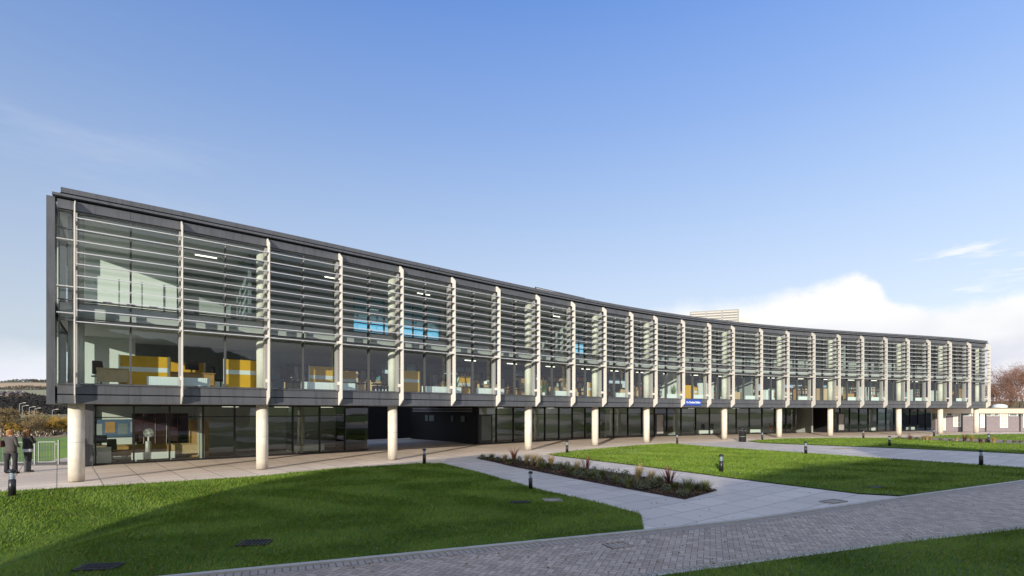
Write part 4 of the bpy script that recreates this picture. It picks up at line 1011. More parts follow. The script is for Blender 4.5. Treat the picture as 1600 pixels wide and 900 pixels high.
PL2 = [('p', 1422, 687.5, 1.0), ('p', 1507, 690.5, 1.1), ('p', 1532, 692.5, .9), ('o', 1443, 687.8, .7), ('o', 1455, 688.4, .6), ('o', 1519, 690.8, .9), ('o', 1553, 692, .8), ('g', 1405, 686.2, .5), ('g', 1433, 687.5, .5), ('g', 1470, 689, .5), ('g', 1485, 689.5, .4), ('t', 1448, 688.2, .8), ('t', 1494, 690, .6), ('g', 1570, 692, .45), ('g', 1585, 692.6, .45), ('t', 1541, 692, .7), ('g', 1595, 692.6, .45)]
PL2 = [(a_, b_, c_, d_ * .68) for (a_, b_, c_, d_) in PL2]
plantset(PL2, 'in the far right planting bed', 'in the far right bed', 300)
# bark chips
n_ = 9000; xs = [p[0] for p in BED1]; ys = [p[1] for p in BED1]
X = rng.uniform(min(xs), max(xs), n_ * 3); Y = rng.uniform(min(ys), max(ys), n_ * 3); k = inside(BED1, X, Y); X, Y = X[k][:n_], Y[k][:n_]
mb = MB()
for x, y in zip(X, Y):
    a_ = random.uniform(0, 6.28); l = random.uniform(.02, .055); t_ = random.uniform(0, .035); ca, sa = math.cos(a_) * l, math.sin(a_) * l
    mb.add([(x - ca, y - sa, .012), (x + sa * .4, y - ca * .4, .014 + t_), (x + ca, y + sa, .018 + t_), (x - sa * .4, y + ca * .4, .012)], [(0, 1, 2, 3)])
tag(mb.build('bark_chips', M['chips']), 'dark brown bark chips covering the planting bed', 'mulch', kind='stuff')
# fallen leaves on lawn
mb = MB()
for q in range(160):
    x, y = gp(random.uniform(880, 1010), random.uniform(700, 712)); a_ = random.uniform(0, 6.28); l = .03
    mb.add([(x - l * math.cos(a_), y - l * math.sin(a_), .06), (x + l * math.sin(a_), y - l * math.cos(a_), .075), (x + l * math.cos(a_), y + l * math.sin(a_), .06), (x - l * math.sin(a_), y + l * math.cos(a_), .07)], [(0, 1, 2, 3)])
M['daisy'] = mat('fallen_leaf', (.62, .60, .45), .7)
tag(mb.build('fallen_leaves', M['daisy']), 'tiny pale fallen leaves scattered on the sunny lawn tip', 'leaves', kind='stuff')

mb = MB()
for q in range(420):
    x, y = gp(random.uniform(-60, 1600), random.uniform(725, 895))
    if not (-20 < x < 24): continue
    a_ = random.uniform(0, 6.28); l = random.uniform(.018, .035); z = tz(x, y) + (.05 if any(inside(pl, np.array([x]), np.array([y]))[0] for pl in (left_lawn, right_lawn, near_lawn)) else .006)
    mb.add([(x - l * math.cos(a_), y - l * math.sin(a_), z), (x + l * .6 * math.sin(a_), y - l * .6 * math.cos(a_), z + .012), (x + l * math.cos(a_), y + l * math.sin(a_), z), (x - l * .6 * math.sin(a_), y + l * .6 * math.cos(a_), z + .014)], [(0, 1, 2, 3)])
M['dead'] = leaf_mat('dead_leaf', (.12, .06, .02), (.34, .22, .08), .8)
tag(mb.build('fallen_leaves', M['dead']), 'small brown fallen leaves scattered over lawns and paving', 'leaves', kind='stuff')

# ------------------------------------------------------------------ fence
def fence_panel(p, q, label):
    L_ = math.dist(p, q); a_ = math.atan2(q[1] - p[1], q[0] - p[0])
    t = empty('railing_panel', (*p, -.02), a_, label, 'railing', 'galvanised railing panels behind the two people')
    mb = MB(); mb.box(0, L_ - .25, -.015, .015, 1.0, 1.035); mb.box(0, L_ - .25, -.015, .015, .10, .13); mb.box(0, .03, -.02, .02, .13, 1.0); mb.box(L_ - .28, L_ - .25, -.02, .02, .13, 1.0); mb.build('frame', M['galv'], t)
    mb = MB(); n_ = int((L_ - .35) / .11)
    for k_ in range(n_): mb.tube((.11 + k_ * .11, 0, .14), (.11 + k_ * .11, 0, 1.0), .009, n=6)
    mb.build('bars', M['galv'], t)
    mb = MB(); mb.box(L_ - .16, L_ - .11, -.03, .03, 0, 1.10); mb.box(L_ - .25, L_ - .181, -.015, .015, .9, .93); mb.box(L_ - .25, L_ - .181, -.015, .015, .2, .23); mb.build('post', M['galv'], t)
fx = [gd(97, 23.4), gd(60, 23.2), gd(25, 23.0), gd(-10, 22.8), gd(-50, 22.6), gd(-92, 22.4)]
for q in range(5):
    fence_panel(fx[q + 1], fx[q], f'{["nearest the building corner", "behind the woman in black", "behind the woman in grey", "at the photo edge", "beyond the left edge of the view"][q]}: grey steel railing panel with upright bars')
t0_ = gd(100, 40); 
# ------------------------------------------------------------------ people
M['skin'] = mat('skin', (.55, .34, .25), .6); M['jacket'] = mat('grey_tweed', (.075, .068, .068), .9, var=.2, scale=60); M['trouser'] = mat('dark_trousers', (.022, .021, .026), .85)
M['coat'] = mat('black_coat', (.012, .013, .014), .75); M['hem'] = mat('white_shirt', (.55, .58, .62), .8); M['boot'] = mat('grey_boots', (.07, .075, .08), .7); M['hairg'] = mat('ginger_hair', (.42, .20, .07), .6, var=.3, scale=50); M['hairb'] = mat('fair_brown_hair', (.28, .15, .06), .6, var=.35, scale=50); M['bag'] = mat('brown_leather', (.09, .03, .025), .5); M['shoe'] = mat('black_shoe', (.01, .01, .01), .4)
def skin_mesh(verts, edges, rad, root=0, sub=2):
    me = bpy.data.meshes.new('t'); me.from_pydata(verts, edges, []); o = bpy.data.objects.new('t', me); COL.objects.link(o)
    o.modifiers.new('s', 'SKIN')
    sv = me.skin_vertices[0].data if me.skin_vertices else None
    if sv is None:
        bm = bmesh.new(); bm.from_mesh(me); bm.verts.layers.skin.verify(); bm.to_mesh(me); bm.free(); sv = me.skin_vertices[0].data
    for i, r_ in enumerate(rad): sv[i].radius = (r_ if isinstance(r_, tuple) else (r_, r_)); sv[i].use_root = (i == root)
    s_ = o.modifiers.new('ss', 'SUBSURF'); s_.levels = sub; s_.render_levels = sub
    dg = bpy.context.evaluated_depsgraph_get(); dg.update()
    m2 = bpy.data.meshes.new_from_object(o.evaluated_get(dg)); bpy.data.objects.remove(o); bpy.data.meshes.remove(me)
    return m2
def join_mesh(ms):
    bm = bmesh.new()
    for m_ in ms: bm.from_mesh(m_)
    r_ = bpy.data.meshes.new('body'); bm.to_mesh(r_); bm.free(); return r_
def person(name, loc, rz, label, arms, top, bottom, hem_z, hair, cat='person', coat_bottom=.82, feet=None, longhair=False, boots=False, spread=.12):
    t = empty(name, loc, rz, label, cat)
    v = []; e = []; r_ = []
    def add(p, rad, par=None):
        v.append(p); r_.append(rad)
        if par is not None: e.append((par, len(v) - 1))
        return len(v) - 1
    # faces +Y; figure 1.68 m
    pel = add((0, 0, .95), (.155, .115)); wa = add((0, .01, 1.08), (.135, .10), pel); ch = add((0, .0, 1.28), (.165, .115), wa); sh = add((0, -.01, 1.40), (.12, .085), ch); nk = add((0, .0, 1.47), (.055, .055), sh)
    hd = add((0, .02, 1.555), (.080, .092), nk); ht = add((0, .015, 1.63), (.065, .075), hd)
    add((0, .105, 1.545), (.018, .022), hd)    # nose
    for s_ in (-1, 1): add((s_ * .083, .0, 1.55), (.012, .022), hd)     # ears
    for s_ in (-1, 1):
        hp = add((s_ * .085, 0, .86), (.10, .105), pel); kn = add((s_ * (spread * .85 + .01), .015, .49), (.062, .068), hp); an = add((s_ * (spread + .01), -.02, .10), (.042, .046), kn); he = add((s_ * (spread + .015), -.03, .045), (.04, .04), an); add((s_ * (spread + .05), .15, .03), (.042, .028), he)
        ar = arms[0 if s_ < 0 else 1]
        so = add((s_ * .17, -.01, 1.375), (.07, .07), sh); el = add(ar[0], (.052, .052), so); wr = add(ar[1], (.034, .034), el); add(ar[2], (.040, .024), wr)
    body = skin_mesh(v, e, r_)
    parts = [body]
    for s_ in (-1, 1):
        ar = arms[0 if s_ < 0 else 1]; h_ = Vector(ar[2]); d = (Vector(ar[2]) - Vector(ar[1])).normalized(); sd = Vector((1, 0, 0)) if abs(d.x) < .7 else Vector((0, 0, 1)); sd = (sd - d * sd.dot(d)).normalized(); cu = d.cross(sd)
        for q, (o_, l_) in enumerate(((-.027, .062), (-.009, .072), (.009, .068), (.027, .052))):
            a0 = h_ + sd * o_; b0 = a0 + d * l_ * .55; c0 = b0 + d * l_ * .35 + cu * .018
            parts.append(skin_mesh([tuple(a0), tuple(b0), tuple(c0)], [(0, 1), (1, 2)], [.009, .008, .007], 0, 1))
        a0 = h_ - d * .03 + sd * .03 * s_; b0 = a0 + sd * .03 * s_ + d * .02; c0 = b0 + d * .025
        parts.append(skin_mesh([tuple(a0), tuple(b0), tuple(c0)], [(0, 1), (1, 2)], [.011, .010, .008], 0, 1))
    me = join_mesh(parts)
    for m_ in (M['skin'], top, bottom, M['boot'] if boots else M['shoe'], M['hem']): me.materials.append(m_)
    hands = [Vector(a[2]) for a in arms]; wr_ = [(Vector(a[1]), Vector(a[2])) for a in arms]
    for p in me.polygons:
        c = p.center; z = c.z; mi = 1
        if z > 1.455 and abs(c.x) < .14 and not any((c - h_).length < .0 for h_ in hands): mi = 0
        elif z < (.42 if boots else .075): mi = 3
        elif z < .80: mi = 2
        for (w_, h_) in wr_:
            d = (h_ - w_).normalized()
            if (c - w_).dot(d) > -.005 and (c - h_).length < .12: mi = 0
        p.material_index = mi; p.use_smooth = True
    bo = bpy.data.objects.new('body', me); COL.objects.link(bo); bo.parent = t
    # face: eyes and mouth
    mb = MB()
    for s_ in (-1, 1): mb.lathe([(.001, -.009), (.010, 0), (.001, .009)], (s_ * .031, .098, 1.572), 10)
    mb.build('eyes', M['black'], t)
    # coat skirt over hips
    prof = [(.165, coat_bottom), (.172, coat_bottom + .05), (.158, 1.02), (.150, 1.12), (.172, 1.27), (.165, 1.36)]
    mb = MB(); mb.lathe(prof, n=28)
    mb.v = [(x_ * 1.18, y_ * .86, z_) for (x_, y_, z_) in mb.v]; mb.build('coat_skirt', top, t)
    if hem_z:
        mb = MB(); mb.lathe([(.158, hem_z), (.160, hem_z + .12)], n=28); mb.v = [(x_ * 1.15, y_ * .88, z_) for (x_, y_, z_) in mb.v]; mb.build('shirt_hem', M['hem'], t)
    if not boots:     # flared trousers
        for s_ in (-1, 1):
            mb = MB(); mb.lathe([(.088, .06), (.080, .25), (.074, .5), (.092, .8)], (s_ * (spread * .95 + .006), 0, 0), 20); mb.build('trouser_leg', bottom, t)
    else:
        for s_ in (-1, 1):
            mb = MB(); mb.lathe([(.062, .02), (.060, .12), (.064, .34), (.072, .40), (.060, .405)], (s_ * (spread + .008), -.01, 0), 18); mb.build('boot', M['boot'], t)
    # hair
    rr = random.Random(len(label)); mb = MB(); mb.smooth = True
    cap = []
    for i in range(10):
        for j in range(24):
            th = math.pi * (.0 + i / 9 * (.62)); ph = 2 * math.pi * j / 24
            rx, ry, rz_ = .098, .112, .112; k_ = 1 + .05 * math.sin(5 * ph + i) + rr.uniform(-.02, .02)
            z_ = math.cos(th); bx = math.sin(th)
            x_ = rx * bx * math.cos(ph) * k_; y_ = ry * bx * math.sin(ph) * k_; zz = rz_ * z_
            if i >= 6 and math.sin(ph) > .25: y_ *= .70; zz = rz_ * math.cos(math.pi * .36)
            cap.append((x_, y_ - .012, 1.60 + zz))
    mb.add(cap, [(i * 24 + j, i * 24 + (j + 1) % 24, (i + 1) * 24 + (j + 1) % 24, (i + 1) * 24 + j) for i in range(9) for j in range(24)])
    mb.smooth = False
    for q in range(420):
        ph = rr.uniform(math.pi * .9, math.pi * 2.1); z0 = rr.uniform(1.55, 1.68); x0 = .10 * math.cos(ph); y0 = .118 * math.sin(ph) - .012
        ln = (.26 if longhair else .10) * rr.uniform(.6, 1.1); w_ = .006
        mb.add([(x0 - w_, y0, z0), (x0 + w_, y0, z0), (x0 * 1.12 + rr.uniform(-.02, .02), y0 * 1.1 - .012, z0 - ln)], [(0, 1, 2)])
    mb.build('hair', hair, t)
    return t
x, y = gd(17, 20.0)
person('person', (x, y, -.03), R(0), 'woman from behind in a grey jacket and dark flared trousers with a brown shoulder bag', [((-.255, .0, 1.12), (-.17, .20, 1.02), (-.10, .24, 1.03)), ((.255, -.02, 1.12), (.16, .18, 1.02), (.09, .23, 1.03))], M['jacket'], M['trouser'], 0, M['hairg'], spread=.16, coat_bottom=.84)
bx_, by_ = x - .27, y - .06
t = empty('shoulder_bag', (bx_, by_, .9), 0, 'dark brown leather bag hanging on the left shoulder of the woman in grey', 'bag')
mb = MB(); mb.box(-.07, .07, -.15, .15, .10, .36); mb.build('body', M['bag'], t, bevel=.03)
mb = MB(); mb.tube((0, -.12, .35), (.10, -.02, .60 - .02), .010, n=6); mb.tube((0, .12, .35), (.10, .02, .60 - .02), .010, n=6); mb.build('strap', M['bag'], t)
x, y = gd(43.5, 20.5)
person('person', (x, y, -.03), R(-12), 'woman seen from behind in a black coat, white hem and grey boots, hands raised', [((-.235, .04, 1.16), (-.13, .21, 1.30), (-.085, .20, 1.39)), ((.225, .04, 1.15), (.08, .22, 1.22), (.02, .22, 1.30))], M['coat'], M['trouser'], .80, M['hairb'], longhair=True, boots=True, spread=.07, coat_bottom=.93)

# ------------------------------------------------------------------ bare trees
def bare_tree(name, loc, h, seed, mt, label, group, spread=.5, depth=6, rad=.16, twigs=0, cat='tree', tw=.016, cloud=None):
    rr = random.Random(seed); tk = MB(); cr = MB(); tips = []
    def grow(p, d, L_, r_, lv):
        q = p + d * L_; tgt = tk if lv <= 1 else cr
        tgt.tube(p, q, r_, r_ * .68, 5 if lv < 2 else 3, False)
        if lv >= depth: tips.append(q); return
        nb = 2 + (rr.random() < .55) + (lv == 0) * 2
        for _ in range(nb):
            nd = (d + Vector((rr.gauss(0, spread), rr.gauss(0, spread), rr.gauss(.12, spread * .45)))).normalized()
            grow(p + d * L_ * rr.uniform(.65, 1), nd, L_ * rr.uniform(.66, .86), r_ * .62, lv + 1)
    L0 = h * .26
    grow(Vector((0, 0, 0)), Vector((0, 0, 1)), L0, rad, 0)
    for q in tips:
        for _ in range(twigs):
            d = Vector((rr.gauss(0, 1), rr.gauss(0, 1), rr.gauss(.6, .8))).normalized() * rr.uniform(.3, 1.0) * h * .07
            s_ = d.orthogonal().normalized() * tw; o_ = Vector((rr.gauss(0, .2), rr.gauss(0, .2), rr.gauss(0, .2))) * h * .1
            b = len(cr.v); cr.v += [tuple(q + o_ - s_), tuple(q + o_ + s_), tuple(q + o_ + d)]; cr.face([b, b + 1, b + 2])
    t = empty(name, loc, 0, label, cat, group)
    tk.build('trunk', M['bark'], t); cr.build('crown', mt, t)
    mz = max(v_[2] for v_ in cr.v); t.scale = (h / mz,) * 3
    return t
# right side, reddish bare trees behind the low building
q = 0
for (px, d, h) in ((1552, 98, 8.2), (1566, 92, 9.5), (1580, 100, 12.5), (1592, 90, 10.5), (1604, 97, 12.0), (1622, 92, 11.5), (1645, 100, 12.5), (1559, 112, 9.0), (1588, 118, 12.0), (1572, 86, 7.0)):
    x, y = gd(px, d)
    bare_tree('bare_tree', (x, y, 0), h, 40 + q, M['twigr'], f'{ordn[q]} reddish leafless tree in the clump right of the building, {["shorter", "tall", "taller", "slim", "broad"][q % 5]} crown', 'leafless trees behind the low wing', .40, 6, .10, 3, tw=.022); q += 1
# evergreen hedge behind the low wing
x, y = gd(1560, 84)
hd_ = MB(); rr = random.Random(5)
for q in range(9000):
    c = Vector((rr.uniform(-8, 40), rr.uniform(0, 3), rr.uniform(0, 3.6 + .5 * math.sin(q)) ))
    d = Vector((rr.gauss(0, 1), rr.gauss(0, 1), rr.gauss(0, 1))).normalized() * .3; s_ = d.orthogonal().normalized() * .1
    b = len(hd_.v); hd_.v += [tuple(c - s_), tuple(c + s_), tuple(c + d)]; hd_.face([b, b + 1, b + 2])
M['hedge'] = leaf_mat('hedge_leaf', (.06, .05, .02), (.20, .13, .06))
tag(hd_.build('hedge', M['hedge'], loc=(x, y, 0)), 'brown and olive hedge behind the low building at the right', 'hedge')
# left valley
q = 0
VT = [(2, 74, 633, 't'), (-16, 72, 626, 't'), (9, 84, 645, 'g'), (19, 78, 655, 'y'), (31, 82, 653, 't'), (42, 86, 646, 't'), (51, 80, 650, 't'), (58, 90, 645, 'g'), (66, 84, 648, 't'), (74, 92, 646, 'g'), (84, 86, 650, 't'), (93, 84, 647, 'y'), (102, 90, 645, 'y'), (36, 100, 648, 'g'), (62, 104, 644, 't'), (80, 108, 645, 't'), (22, 104, 648, 'g'), (-34, 80, 628, 't'), (-60, 76, 626, 'g')]
cn = {'t': ('tan', 'twigt'), 'g': ('olive', 'twigg'), 'y': ('golden', 'twigy')}
cc = {}
for (px, d, yt, k) in sorted(VT):
    x, y = gd(px, d); c = cc.get(k, 0); cc[k] = c + 1
    z = -.07 + gdrop(x, y)
    bare_tree('winter_tree', (x, y, z - .1), HC + (HY - yt) * d / FP - z, 70 + q, M[cn[k][1]], f'bushy {cn[k][0]} winter tree beyond the sports field, {ordn[c]} of that colour from the left', 'winter trees beyond the sports field', .50, 5, .14, 9, tw=.03); q += 1
# street lamps in the valley
for q, (px, yt, d) in enumerate(((30.5, 631, 118), (35, 635, 120), (46, 637, 122), (54.5, 639, 124), (82, 641, 122))):
    x, y = gd(px, d); z0 = -6.1; zt = HC + (HY - yt) * d / FP
    t = empty('street_lamp', (x, y, z0), 0, f'{ordn[q]} tall pale street lamp from the left in the valley', 'street lamp', 'tall street lamps in the valley')
    mb = MB(); mb.tube((0, 0, 0), (0, 0, zt - z0), .10, .07, 8); mb.build('pole', M['galv'], t)
    mb = MB(); mb.tube((0, 0, zt - z0), (1.0, 0, zt - z0 + .25), .06, .05, 6); mb.box(.9, 1.5, -.11, .11, zt - z0 + .18, zt - z0 + .30); mb.build('lamp_head', M['mullp'], t)
def house(name, x, y, z, w, d, h, rh, rz, wm, rm, label, cat, group, nw=3):
    t = empty(name, (x, y, z), rz, label, cat, group)
    mb = MB(); mb.box(-w / 2, w / 2, -d / 2, d / 2, 0, h); mb.build('wall', wm, t)
    mb = MB(); o_ = .3; mb.add([(-w / 2 - o_, -d / 2 - o_, h + .01), (w / 2 + o_, -d / 2 - o_, h + .01), (w / 2 + o_, d / 2 + o_, h + .01), (-w / 2 - o_, d / 2 + o_, h + .01), (-w / 2 - o_, 0, h + rh), (w / 2 + o_, 0, h + rh)], [(0, 1, 5, 4), (2, 3, 4, 5), (0, 4, 3), (1, 2, 5), (3, 2, 1, 0)]); r2 = mb.build('roof', rm, t)
    mb = MB(); mb.box(w * .2, w * .2 + .8, -.4, .4, h + rh * .5, h + rh + .9); mb.build('chimney', wm, r2)
    for q_ in range(nw):
        xx = -w / 2 + (q_ + .5) * w / nw
        mb = MB(); mb.box(xx - .45, xx + .45, -d / 2 - .05, -d / 2 - .003, h * .45, h * .8); mb.build('window', M['recess'], t)
    return t
M['hwall'] = mat('render_wall', (.55, .50, .44), .9); M['hwall2'] = mat('brick_wall', (.17, .12, .10), .9); M['hroof'] = mat('slate_roof', (.10, .09, .095), .8); M['hroof2'] = mat('tile_roof', (.20, .11, .08), .8)
for q, (px, wd) in enumerate(((3, 13), (22, 14), (34, 9), (46, 7), (68, 8), (80, 9))):
    x, y = gd(px, 130); house('terraced_house', x, y, -6.0, wd, 7, 3.8, 1.6, R(3 + q * 2), M['hwall'], M['hroof'] if q % 2 else M['hroof2'], f'{ordn[q]} low pale house from the left showing through the valley trees', 'house', 'low pale houses beyond the field')
# hills
HL = []
def hz(r_):
    if r_ < 400: return -6.1 + (r_ - 250) / 150 * 1
    if r_ < 620: return -5.1 + (r_ - 400) / 220 * 20.5
    if r_ < 1500: return 15.4 + (r_ - 620) * .0745
    return 15.4 + 880 * .0745 + (r_ - 1500) * .001 - max(0, r_ - 1600) * .02
rs = [250, 330, 400, 440, 480, 520, 560, 600, 620, 660] + list(range(700, 1560, 40)) + [1600, 1800, 2400]
mb = MB(); azs = [R(a_) for a_ in np.arange(-75, -30, 1.0)]
for r_ in rs:
    for a_ in azs:
        mb.v.append((math.sin(a_) * r_ / math.cos(a_) * 1.0, r_, hz(r_) + (3.0 * math.sin(a_ * 14 + r_ * .004) + 1.5 * math.sin(a_ * 41 + r_ * .01)) * (r_ > 620) * (r_ / 1500)))
na = len(azs)
for i in range(len(rs) - 1):
    for j in range(na - 1): mb.face([i * na + j, i * na + j + 1, (i + 1) * na + j + 1, (i + 1) * na + j])
m = bpy.data.materials.new('hill_fields'); m.use_nodes = True; g = NG(m); geo = g.n('ShaderNodeNewGeometry'); sp = g.n('ShaderNodeSeparateXYZ'); g.L.new(geo.outputs['Position'], sp.inputs[0])
wv = g.noise(geo.outputs['Position'], .006, 3); wy = g.m('ADD', sp.outputs[1], g.m('MULTIPLY', g.m('SUBTRACT', wv, .5), 160.0))
nz = g.noise(geo.outputs['Position'], .12, 8, .8)
fine = g.noise(geo.outputs['Position'], .02, 5)
def band(c_in, a, b, colr, soft=8.0):
    f = g.m('MULTIPLY', g.mr(wy, a, a + soft), g.mr(wy, b, b + soft, 1.0, 0.0)); return g.mix(f, c_in, colr)
c = g.mix(g.mr(nz, .35, .65), (.008, .009, .011), (.055, .047, .038))                       # woods
c = band(c, 640, 700, (.24, .16, .10)); c = band(c, 690, 990, (.30, .29, .13)); c = band(c, 985, 1030, (.07, .06, .045)); c = band(c, 1025, 1380, (.50, .34, .18)); c = band(c, 1370, 1420, (.07, .065, .04)); c = band(c, 1420, 4000, (.16, .17, .07))
c = g.mix(g.mr(fine, .4, .7, 0, .35), c, (.20, .18, .10)); c = g.mix(.05, c, (.45, .50, .60))  # last mix tints distance haze into the hill colour
g.L.new(c, g.N['Principled BSDF'].inputs['Base Color']); g.N['Principled BSDF'].inputs['Roughness'].default_value = 1
tag(mb.build('hills', m), kind='structure')
M['hedged'] = leaf_mat('dark_hedge', (.016, .015, .010), (.045, .038, .026))
def hedge_line(r_, hgt, name, label, n_=2600, x0=-75, x1=-38, clump=1.0):
    mb = MB(); rr = random.Random(int(r_))
    for q in range(n_):
        a_ = R(rr.uniform(x0, x1)); k_ = .5 + .5 * math.sin(a_ * 60 + 3 * math.sin(a_ * 23)); hh = hgt * (.4 + .9 * k_)
        x_ = math.tan(a_) * r_; zb = hz(r_) - 4; c = Vector((x_, r_ + rr.uniform(-6, 6), zb + rr.uniform(0, hh * .8 + 3)))
        s_ = hgt * .26; d = Vector((rr.gauss(0, 1), 0, rr.gauss(0, 1))).normalized() * s_
        p_ = Vector((d.z, .3, -d.x)) * .7
        b = len(mb.v); mb.v += [tuple(c - p_), tuple(c + p_), tuple(c + d)]; mb.face([b, b + 1, b + 2])
    tag(mb.build(name, M['hedged']), label, 'hedge line', kind='stuff')
hedge_line(1000, 7, 'hedgerow', 'dark hedge line between the green and orange hill fields', 9000)
hedge_line(1500, 12, 'ridge_trees', 'far dark tree line along the hill ridge', 9000)
mb = MB(); rr = random.Random(21)
for q in range(16000):
    a_ = R(rr.uniform(-60, -40)); r_ = rr.uniform(405, 628); x_ = math.tan(a_) * r_; c = Vector((x_, r_, hz(r_) + rr.uniform(-1, 5 + 2.5 * math.sin(a_ * 130 + r_ * .05))))
    d = Vector((rr.gauss(0, 1), rr.gauss(0, .4), rr.gauss(.3, 1))).normalized() * rr.uniform(1.5, 3); p_ = d.orthogonal().normalized() * 1.1
    b = len(mb.v); mb.v += [tuple(c - p_), tuple(c + p_), tuple(c + d)]; mb.face([b, b + 1, b + 2])
M['darkwood'] = leaf_mat('dark_wood', (.008, .009, .010), (.035, .032, .030), .95)
tag(mb.build('woodland', M['darkwood']), 'dark wooded slope below the hillside fields', 'wood', kind='stuff')
hedge_line(625, 6, 'wood_edge', 'ragged top edge of the dark wooded slope', 7000)
mb = MB(); rr = random.Random(9)
for q in range(9000):
    a_ = R(rr.uniform(-60, -38)); r_ = rr.uniform(112, 260); x_ = math.tan(a_) * r_; c = Vector((x_, r_, -6.2 + rr.random() ** 1.4 * (4.0 + 2.0 * math.sin(a_ * 90) + r_ * .012)))
    d = Vector((rr.gauss(0, 1), rr.gauss(0, .4), rr.gauss(.6, 1))).normalized() * rr.uniform(.6, 1.3); p_ = d.orthogonal().normalized() * .14
    b = len(mb.v); mb.v += [tuple(c - p_), tuple(c + p_), tuple(c + d)]; mb.face([b, b + 1, b + 2])
tag(mb.build('scrub', M['twigt']), 'tan leafless scrub filling the valley below the wooded slope', 'scrub', kind='stuff')
for q in range(11):
    px = -4 + q * 4.1; r_ = 690 + (q * 37) % 60; x, y = gd(px, r_)
    house('village_house', x, y, hz(r_) - .5, 8 + (q * 5) % 5, 7, 3.2 + (q % 3) * .5, 2.6, R((q * 31) % 50 - 25), M['hwall'] if q % 3 == 0 else M['hwall2'], M['hroof'], f'{ordn[q]} tiny dark-roofed house from the left in the hillside village', 'house', 'houses of the hillside village', 2)
# right-hand low rise behind everything
mb = MB(); mb.add([(60, 260, -1), (600, 260, -1), (600, 330, 9), (60, 330, 7.5), (600, 600, 10), (60, 600, 9)], [(0, 1, 2, 3), (3, 2, 4, 5)])
tag(mb.build('hills', mat('far_grass', (.13, .17, .05), .9, col2=(.16, .11, .06), scale=.04)), kind='structure')

# ------------------------------------------------------------------ low wing at the right
M['fasc'] = mat('cream_fascia', (.70, .58, .45), .7, var=.04); M['dbrick'] = mat('dark_panel_wall', (.24, .205, .215), .8, var=.15, scale=6)
p0 = np.array(gp(1466, 674.5)); p1 = np.array(gp(1700, 674.5)); aa = math.atan2(*(p1 - p0)[::-1]); L_ = float(np.linalg.norm(p1 - p0)) + 10
t = empty('low_wing', (*p0, 0), aa, 'single-storey wing with cream fascia, dark brick and white windows right of the main block', 'building')
HW = 2.45
mb = MB(); mb.box(-.3, L_, 0, .5, 0, 1.72); mb.box(14, L_, .501, 9, 0, 1.72); mb.build('wall', M['dbrick'], t)
mb = MB(); mb.box(-.3, L_, -.35, .6, 2.06, 2.62); mb.box(14, L_, .601, 9, 2.06, 2.62); mb.build('fascia', M['fasc'], t)
mb = MB(); mb.box(-.4, L_, -.45, .7, 2.622, 2.70); mb.box(13.9, L_, .701, 9.1, 2.622, 2.70); mb.build('roof', M['clad'], t)
mb = MB(); mb.box(-.3, L_, .1, .5, 1.722, 2.058); mb.build('clerestory_wall', M['iwalld'], t)
def wpx(px): 
    d_ = p0[1]; return (px - 1466) / FP * d_
for (a_, b_, z0) in ((1471, 1477, .15), (1489, 1501, .55), (1531, 1538, .45), (1562, 1574, .45), (1598, 1606, .45), (1632, 1644, .45)):
    mb = MB(); x0, x1 = wpx(a_), wpx(b_)
    mb.box(x0, x1, -.06, -.003, z0, z0 + .07); mb.box(x0, x1, -.06, -.003, 1.98, 2.05); mb.box(x0, x0 + .09, -.06, -.003, z0 + .07, 1.98); mb.box(x1 - .09, x1, -.06, -.003, z0 + .07, 1.98)
    n_ = 2
    for q in range(1, n_): xx = x0 + (x1 - x0) * q / n_; mb.box(xx - .03, xx + .03, -.055, -.003, z0 + .07, 1.98)
    for q in range(1, 3): zz = z0 + (1.98 - z0) * q / 3; mb.box(x0 + .09, x1 - .09, -.05, -.004, zz - .025, zz + .025)
    fr = mb.build('window', M['white'], t)
    mb = MB(); mb.quad((x0 + .09, -.02, z0 + .07), (x1 - .09, -.02, z0 + .07), (x1 - .09, -.02, 1.98), (x0 + .09, -.02, 1.98)); mb.build('pane', mat('bright_pane', (.55, .52, .45), .25), fr)
for (a_, b_) in ((1478, 1488), (1503, 1516), (1518, 1529), (1540, 1550), (1552, 1561), (1576, 1590)):
    mb = MB(); x0, x1 = wpx(a_), wpx(b_); mb.box(x0, x1, -.05, .09, 1.75, 1.80); mb.box(x0, x0 + .07, -.05, .09, 1.80, 2.05); mb.box(x1 - .07, x1, -.05, .09, 1.80, 2.05); mb.build('window', M['white'], t)
for q, a_ in enumerate((1502.5, 1539.5, 1593)):
    mb = MB(); mb.tube((wpx(a_), -.08, .02), (wpx(a_), -.08, 2.05), .05, n=8); mb.build('downpipe', M['black'], t)
x, y = gd(1562, 66)
dm = empty('roof_vent', (x, y, 2.68), 0, 'small white domed vent on the flat roof of the low wing', 'roof vent')
mb = MB(); mb.lathe([(.75, 0), (.75, .25)], n=16); mb.build('base', M['white'], dm); mb = MB(); mb.lathe([(.8, .252), (.6, .42), (.3, .52), (.001, .55)], n=16); mb.build('dome', M['white'], dm)
